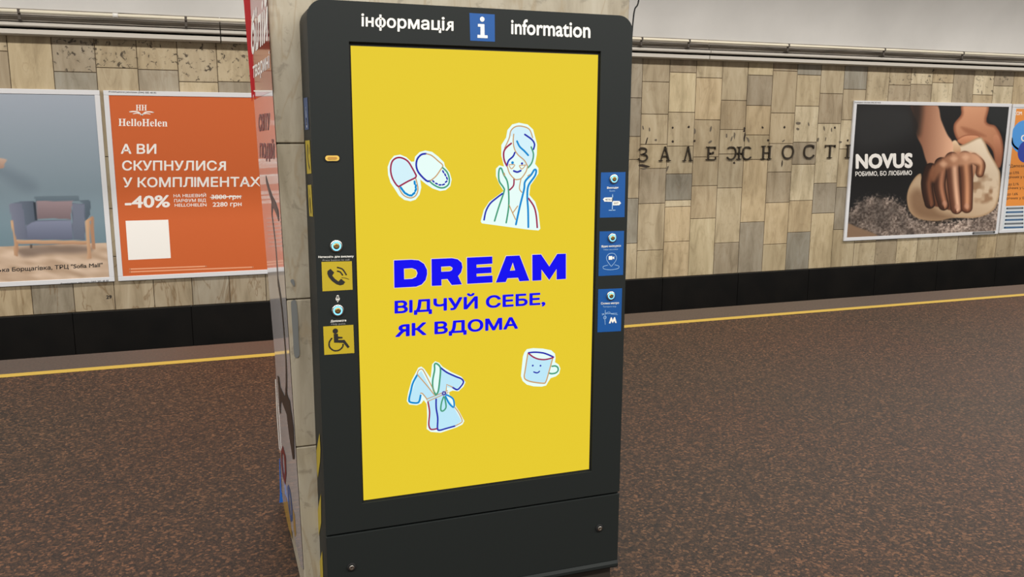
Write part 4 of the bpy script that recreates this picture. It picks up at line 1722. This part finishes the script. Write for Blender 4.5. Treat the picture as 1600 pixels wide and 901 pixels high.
for ch, xa, xb, ya, yb, lab in ROW:
    p0 = PW.px(cs((xa, yb))[0])
    p1 = PW.px(cs((xb, ya))[0])
    xs_ = [p[0] for st_ in GL[ch] for p in st_[0]]
    lo, hi = min(xs_), max(xs_)
    fx = (p1[0]-p0[0])/(hi-lo)
    fz = p1[2]-p0[2]
    mb = MB()
    for pts, wid in GL[ch]:
        ribbon_prism(mb, [((p0[0]+(x_-lo)*fx), p0[2]+z_*fz) for x_, z_ in pts], wid*fz*1.15, WY-.022, WY-.001)
    o = mb.build('wall_letter', M_let)
    tag(o, lab, 'letter', 'raised letters on the track wall')

# small painted number
F = Flat(PW)
F.text('29', (166, 466.5), (174.5, 466), 5.6, M_ink, 4, .02)
o = F.build('painted_number', None)
tag(o, 'small black number 29 painted on the marble below the armchair poster', 'number')

# ================================================================== PIPE ALONG THE CORNICE
YP_ = WY-.19
PPI = YP(YP_)
zp = PPI.px((0, 16))[2]
pipe = thing('conduit_pipe', (4, YP_, zp), 'long cream conduit pipe running along the top of the grey cornice', 'pipe')
mb = MB()
mb.tube([(XL, YP_, zp), (XR, YP_, zp)], .017, 14)
mb.build('pipe_run', M_pipe, pipe, True)
mb = MB()
cx = PPI.px((180, 20))[0]
mb.tube([(cx-.025, YP_, zp), (cx+.025, YP_, zp)], .023, 14)
mb.build('pipe_coupling', mat('white_coupling', (226, 224, 218), .5), pipe, True)
for px_, py_ in ((29, 16), (290, 26), (1003, 62), (1077, 66), (1232, 74), (1382, 80), (1505, 85)):
    cx = PPI.px((px_, py_))[0]
    mb = MB()
    mb.box((cx-.012, YP_-.018, zp-.022), (cx+.012, YP_+.02, zp+.022), 0, .003)
    mb.box((cx-.012, YP_+.01, zp-.085), (cx+.012, YP_+.022, zp-.018), 0)
    mb.box((cx-.012, YP_+.01, zp-.09), (cx+.012, WY-.07, zp-.078), 0)
    mb.build('pipe_bracket', mat('bracket_iron', (70, 62, 54), .6), pipe)

# thin cable hanging behind the kiosk's right corner
PC = YP(.217)
pts = [PC.px(q) for q in ((1003, -140), (1001, -60), (998, 0), (992, 14), (989.5, 30), (987, 60), (984, 110))]
pts = [tuple(p) for p in pts]
mb = MB()
mb.tube([Vector(p) for p in catmull(pts, False, 5)], .0028, 8)
o = mb.build('hanging_cable', M_black, None, True)
tag(o, 'thin black cable coming down behind the top right corner of the kiosk', 'cable')

# ================================================================== GLOSSY FILM POSTER ON THE PILLAR'S LEFT SIDE
nx_ = np.array((pxl(0.0), 0, 0.0))
PSD = Plane((pxl(0.0)-.0012, FY, 0.0), (0, 1, 0), (pxl(1.0)-pxl(0.0), 0, 1.0))
film = thing('pillar_poster', (pxl(1.0), FY+.4, .1), 'tall glossy white and red poster stuck on the left side of the marble pillar', 'poster')
M_film = mat('glossy_film_white', (206, 200, 198), .07, spec=.6)
M_fred = mat('glossy_film_red', (176, 22, 30), .07, spec=.6)
M_fdk = mat('film_dark_red', (112, 14, 16), .3)
M_fbr = mat('film_brown', (40, 28, 20), .35)
M_fbl = mat('film_blue', (34, 92, 160), .15)
M_fgo = mat('film_gold', (178, 140, 62), .2)
M_fgr = mat('film_grey', (150, 148, 150), .15)
near = [(417.5, -60), (418, 0), (427, 143), (440, 290), (452, 450), (458, 560), (468, 720), (474.5, 890)]
far = [(388, -60), (391, 0), (396, 143), (407, 290), (420.5, 450), (430, 560), (438, 700), (442, 783)]
outer = near+[(470, 884), (461, 842), (450, 811)]+far[::-1]
F = Flat(PSD)
st = [PSD.st(q) for q in outer]
st = [(max(s[0], .001), s[1]) for s in st]
F.st_poly(st, M_film, 1)
sheet = F.build('film_sheet', film)
a = sc((370, 0), 6.93)
b1 = sc((380, 130), 5.63)
F = Flat(PSD)
redq = [(391.5, -55), (417, -55), (417.6, 0), (426.6, 142), (396.5, 156), (395.5, 143), (391.4, 0)]
F.poly(redq, M_fred, 2)
F.build('red_print', sheet)
F = Flat(PSD)
F.text('білій', a((160, 600))[0], a((340, 440))[0], 50, M_cream, 3, .03, 'н', 54)
F.build('white_lettering', sheet)
F = Flat(PSD)
F.text('тварині', a((178, 850))[0], a((360, 735))[0], 19, M_cream, 3, .02, 'н', 20)
F.poly(b1((95, 62), (262, 62), (264, 74), (98, 74)), M_cream, 3)  # white stripe is a painted reflection of the wall poster's frame, not lettering
F.build('white_lettering', sheet)
F = Flat(PSD)
F.text('СВІТУ', b1((138, 425))[0], b1((236, 412))[0], 27, M_fdk, 3, .04, 'Н', 27)
F.build('red_lettering', sheet)
F = Flat(PSD)
F.text('ПОДІЙ', b1((148, 655))[0], b1((276, 668))[0], 23, M_fdk, 3, .04, 'Н', 25)
F.build('red_lettering', sheet)
cpx = sc((395, 280), 5.63)
F = Flat(PSD)
for i in range(8):
    y_ = 345+i*35
    F = Flat(PSD)
    F.line(cpx((120+i*3.5, y_), (244+i*2.5, y_-6)), .004, M_fgr, 2, False)
    F.build('small_print', sheet)
F = Flat(PSD)
F.line(cpx((120, 0), (150, 110), (175, 190), (170, 290), (185, 420), (205, 600), (225, 900)), .032, M_fbr, 3)
F.line(cpx((175, 190), (205, 250), (228, 320)), .04, M_fbr, 3)
e6 = sc((415, 560), 5.63)
F.line([(435, 440), (441, 480), (446, 540), (448, 580), (448, 616)], .045, M_fbr, 3)
F.poly(e6((108, 145), (122, 160), (132, 245), (172, 330), (176, 325), (180, 250), (200, 330), (218, 370), (228, 450), (250, 600), (258, 880), (245, 885), (215, 700), (190, 490), (145, 370), (138, 400), (137, 490), (128, 470), (120, 300)), M_fbr, 4)
F.build('branch_print', sheet)
F = Flat(PSD)
F.poly(o7((88, 20), (100, -20), (122, 60), (126, 180), (118, 258), (100, 200), (90, 110)), M_fdk, 3, [o7((98, 30), (108, 50), (114, 130), (112, 200), (104, 160), (98, 90))])
F.build('red_emblem', sheet)
F = Flat(PSD)
F.poly(o7((132, 270), (140, 252), (154, 300), (168, 420), (168, 505), (158, 516), (144, 440)), M_fbl, 3, [o7((142, 300), (150, 330), (158, 410), (160, 470), (154, 465), (146, 380))])
F.poly(o7((150, 330), (157, 350), (159, 420), (153, 420)), M_fgr, 4)
F.build('blue_emblem', sheet)
F = Flat(PSD)
F.poly(o7((108, 310), (128, 350), (150, 470), (168, 640), (140, 560), (106, 430)), M_fgo, 2)
F.poly(o7((170, 420), (184, 470), (194, 600), (186, 624), (176, 560)), M_fgo, 2)
F.build('gold_print', sheet)
# loose far edge that bends away from the stone
Yf = PSD.px((396, 143))[1]
PFL = YP(Yf)
F = Flat(PFL)
F.poly([(378.5, -60), (392, -60), (391.5, 0), (394, 60), (396, 145), (394.5, 157), (393.5, 158), (388, 90), (380.5, 0)], mat('film_red_edge', (186, 16, 26), .5), 1)
F.build('loose_red_edge', film)
Yf2 = PSD.px((434, 640))[1]
PFL2 = YP(Yf2)
F = Flat(PFL2)
F.poly([(429.8, 592), (431, 592), (433.6, 650), (437.5, 705), (436, 700), (432.3, 650)], mat('film_white_edge', (226, 224, 220), .5), 1)
F.build('loose_white_edge', film)
F = Flat(PFL2)
F.poly([(436.3, 716), (437.2, 716), (439.5, 765), (442.5, 784), (436.5, 785), (437.5, 768)], mat('blue_tape', (36, 104, 196), .5), 1)
F.build('blue_tape', film)

# grey patches on the pillar front
o5 = sc((410, 430), 6.007)
M_tape = mat('grey_tape', (112, 114, 112), .45)


def patch(pts, lab):
    st = catmull([P_F.st(q) for q in pts], True, 4)
    mb = MB()
    mb.prism([(s[0], s[1]) for s in st], FY-.0035, FY-.0005)
    o = mb.build('cable_cover', M_tape)
    tag(o, lab, 'cover')


patch(o5((268, 262), (280, 236), (302, 230), (318, 256), (332, 400), (338, 600), (348, 720), (336, 764), (308, 768), (294, 720), (288, 600), (276, 420)), 'long narrow grey cover on the left edge of the pillar front, beside the kiosk')
patch(o5((262, 48), (288, 36), (302, 70), (298, 100), (280, 82)), 'small grey patch on the pillar front above the long grey cover')
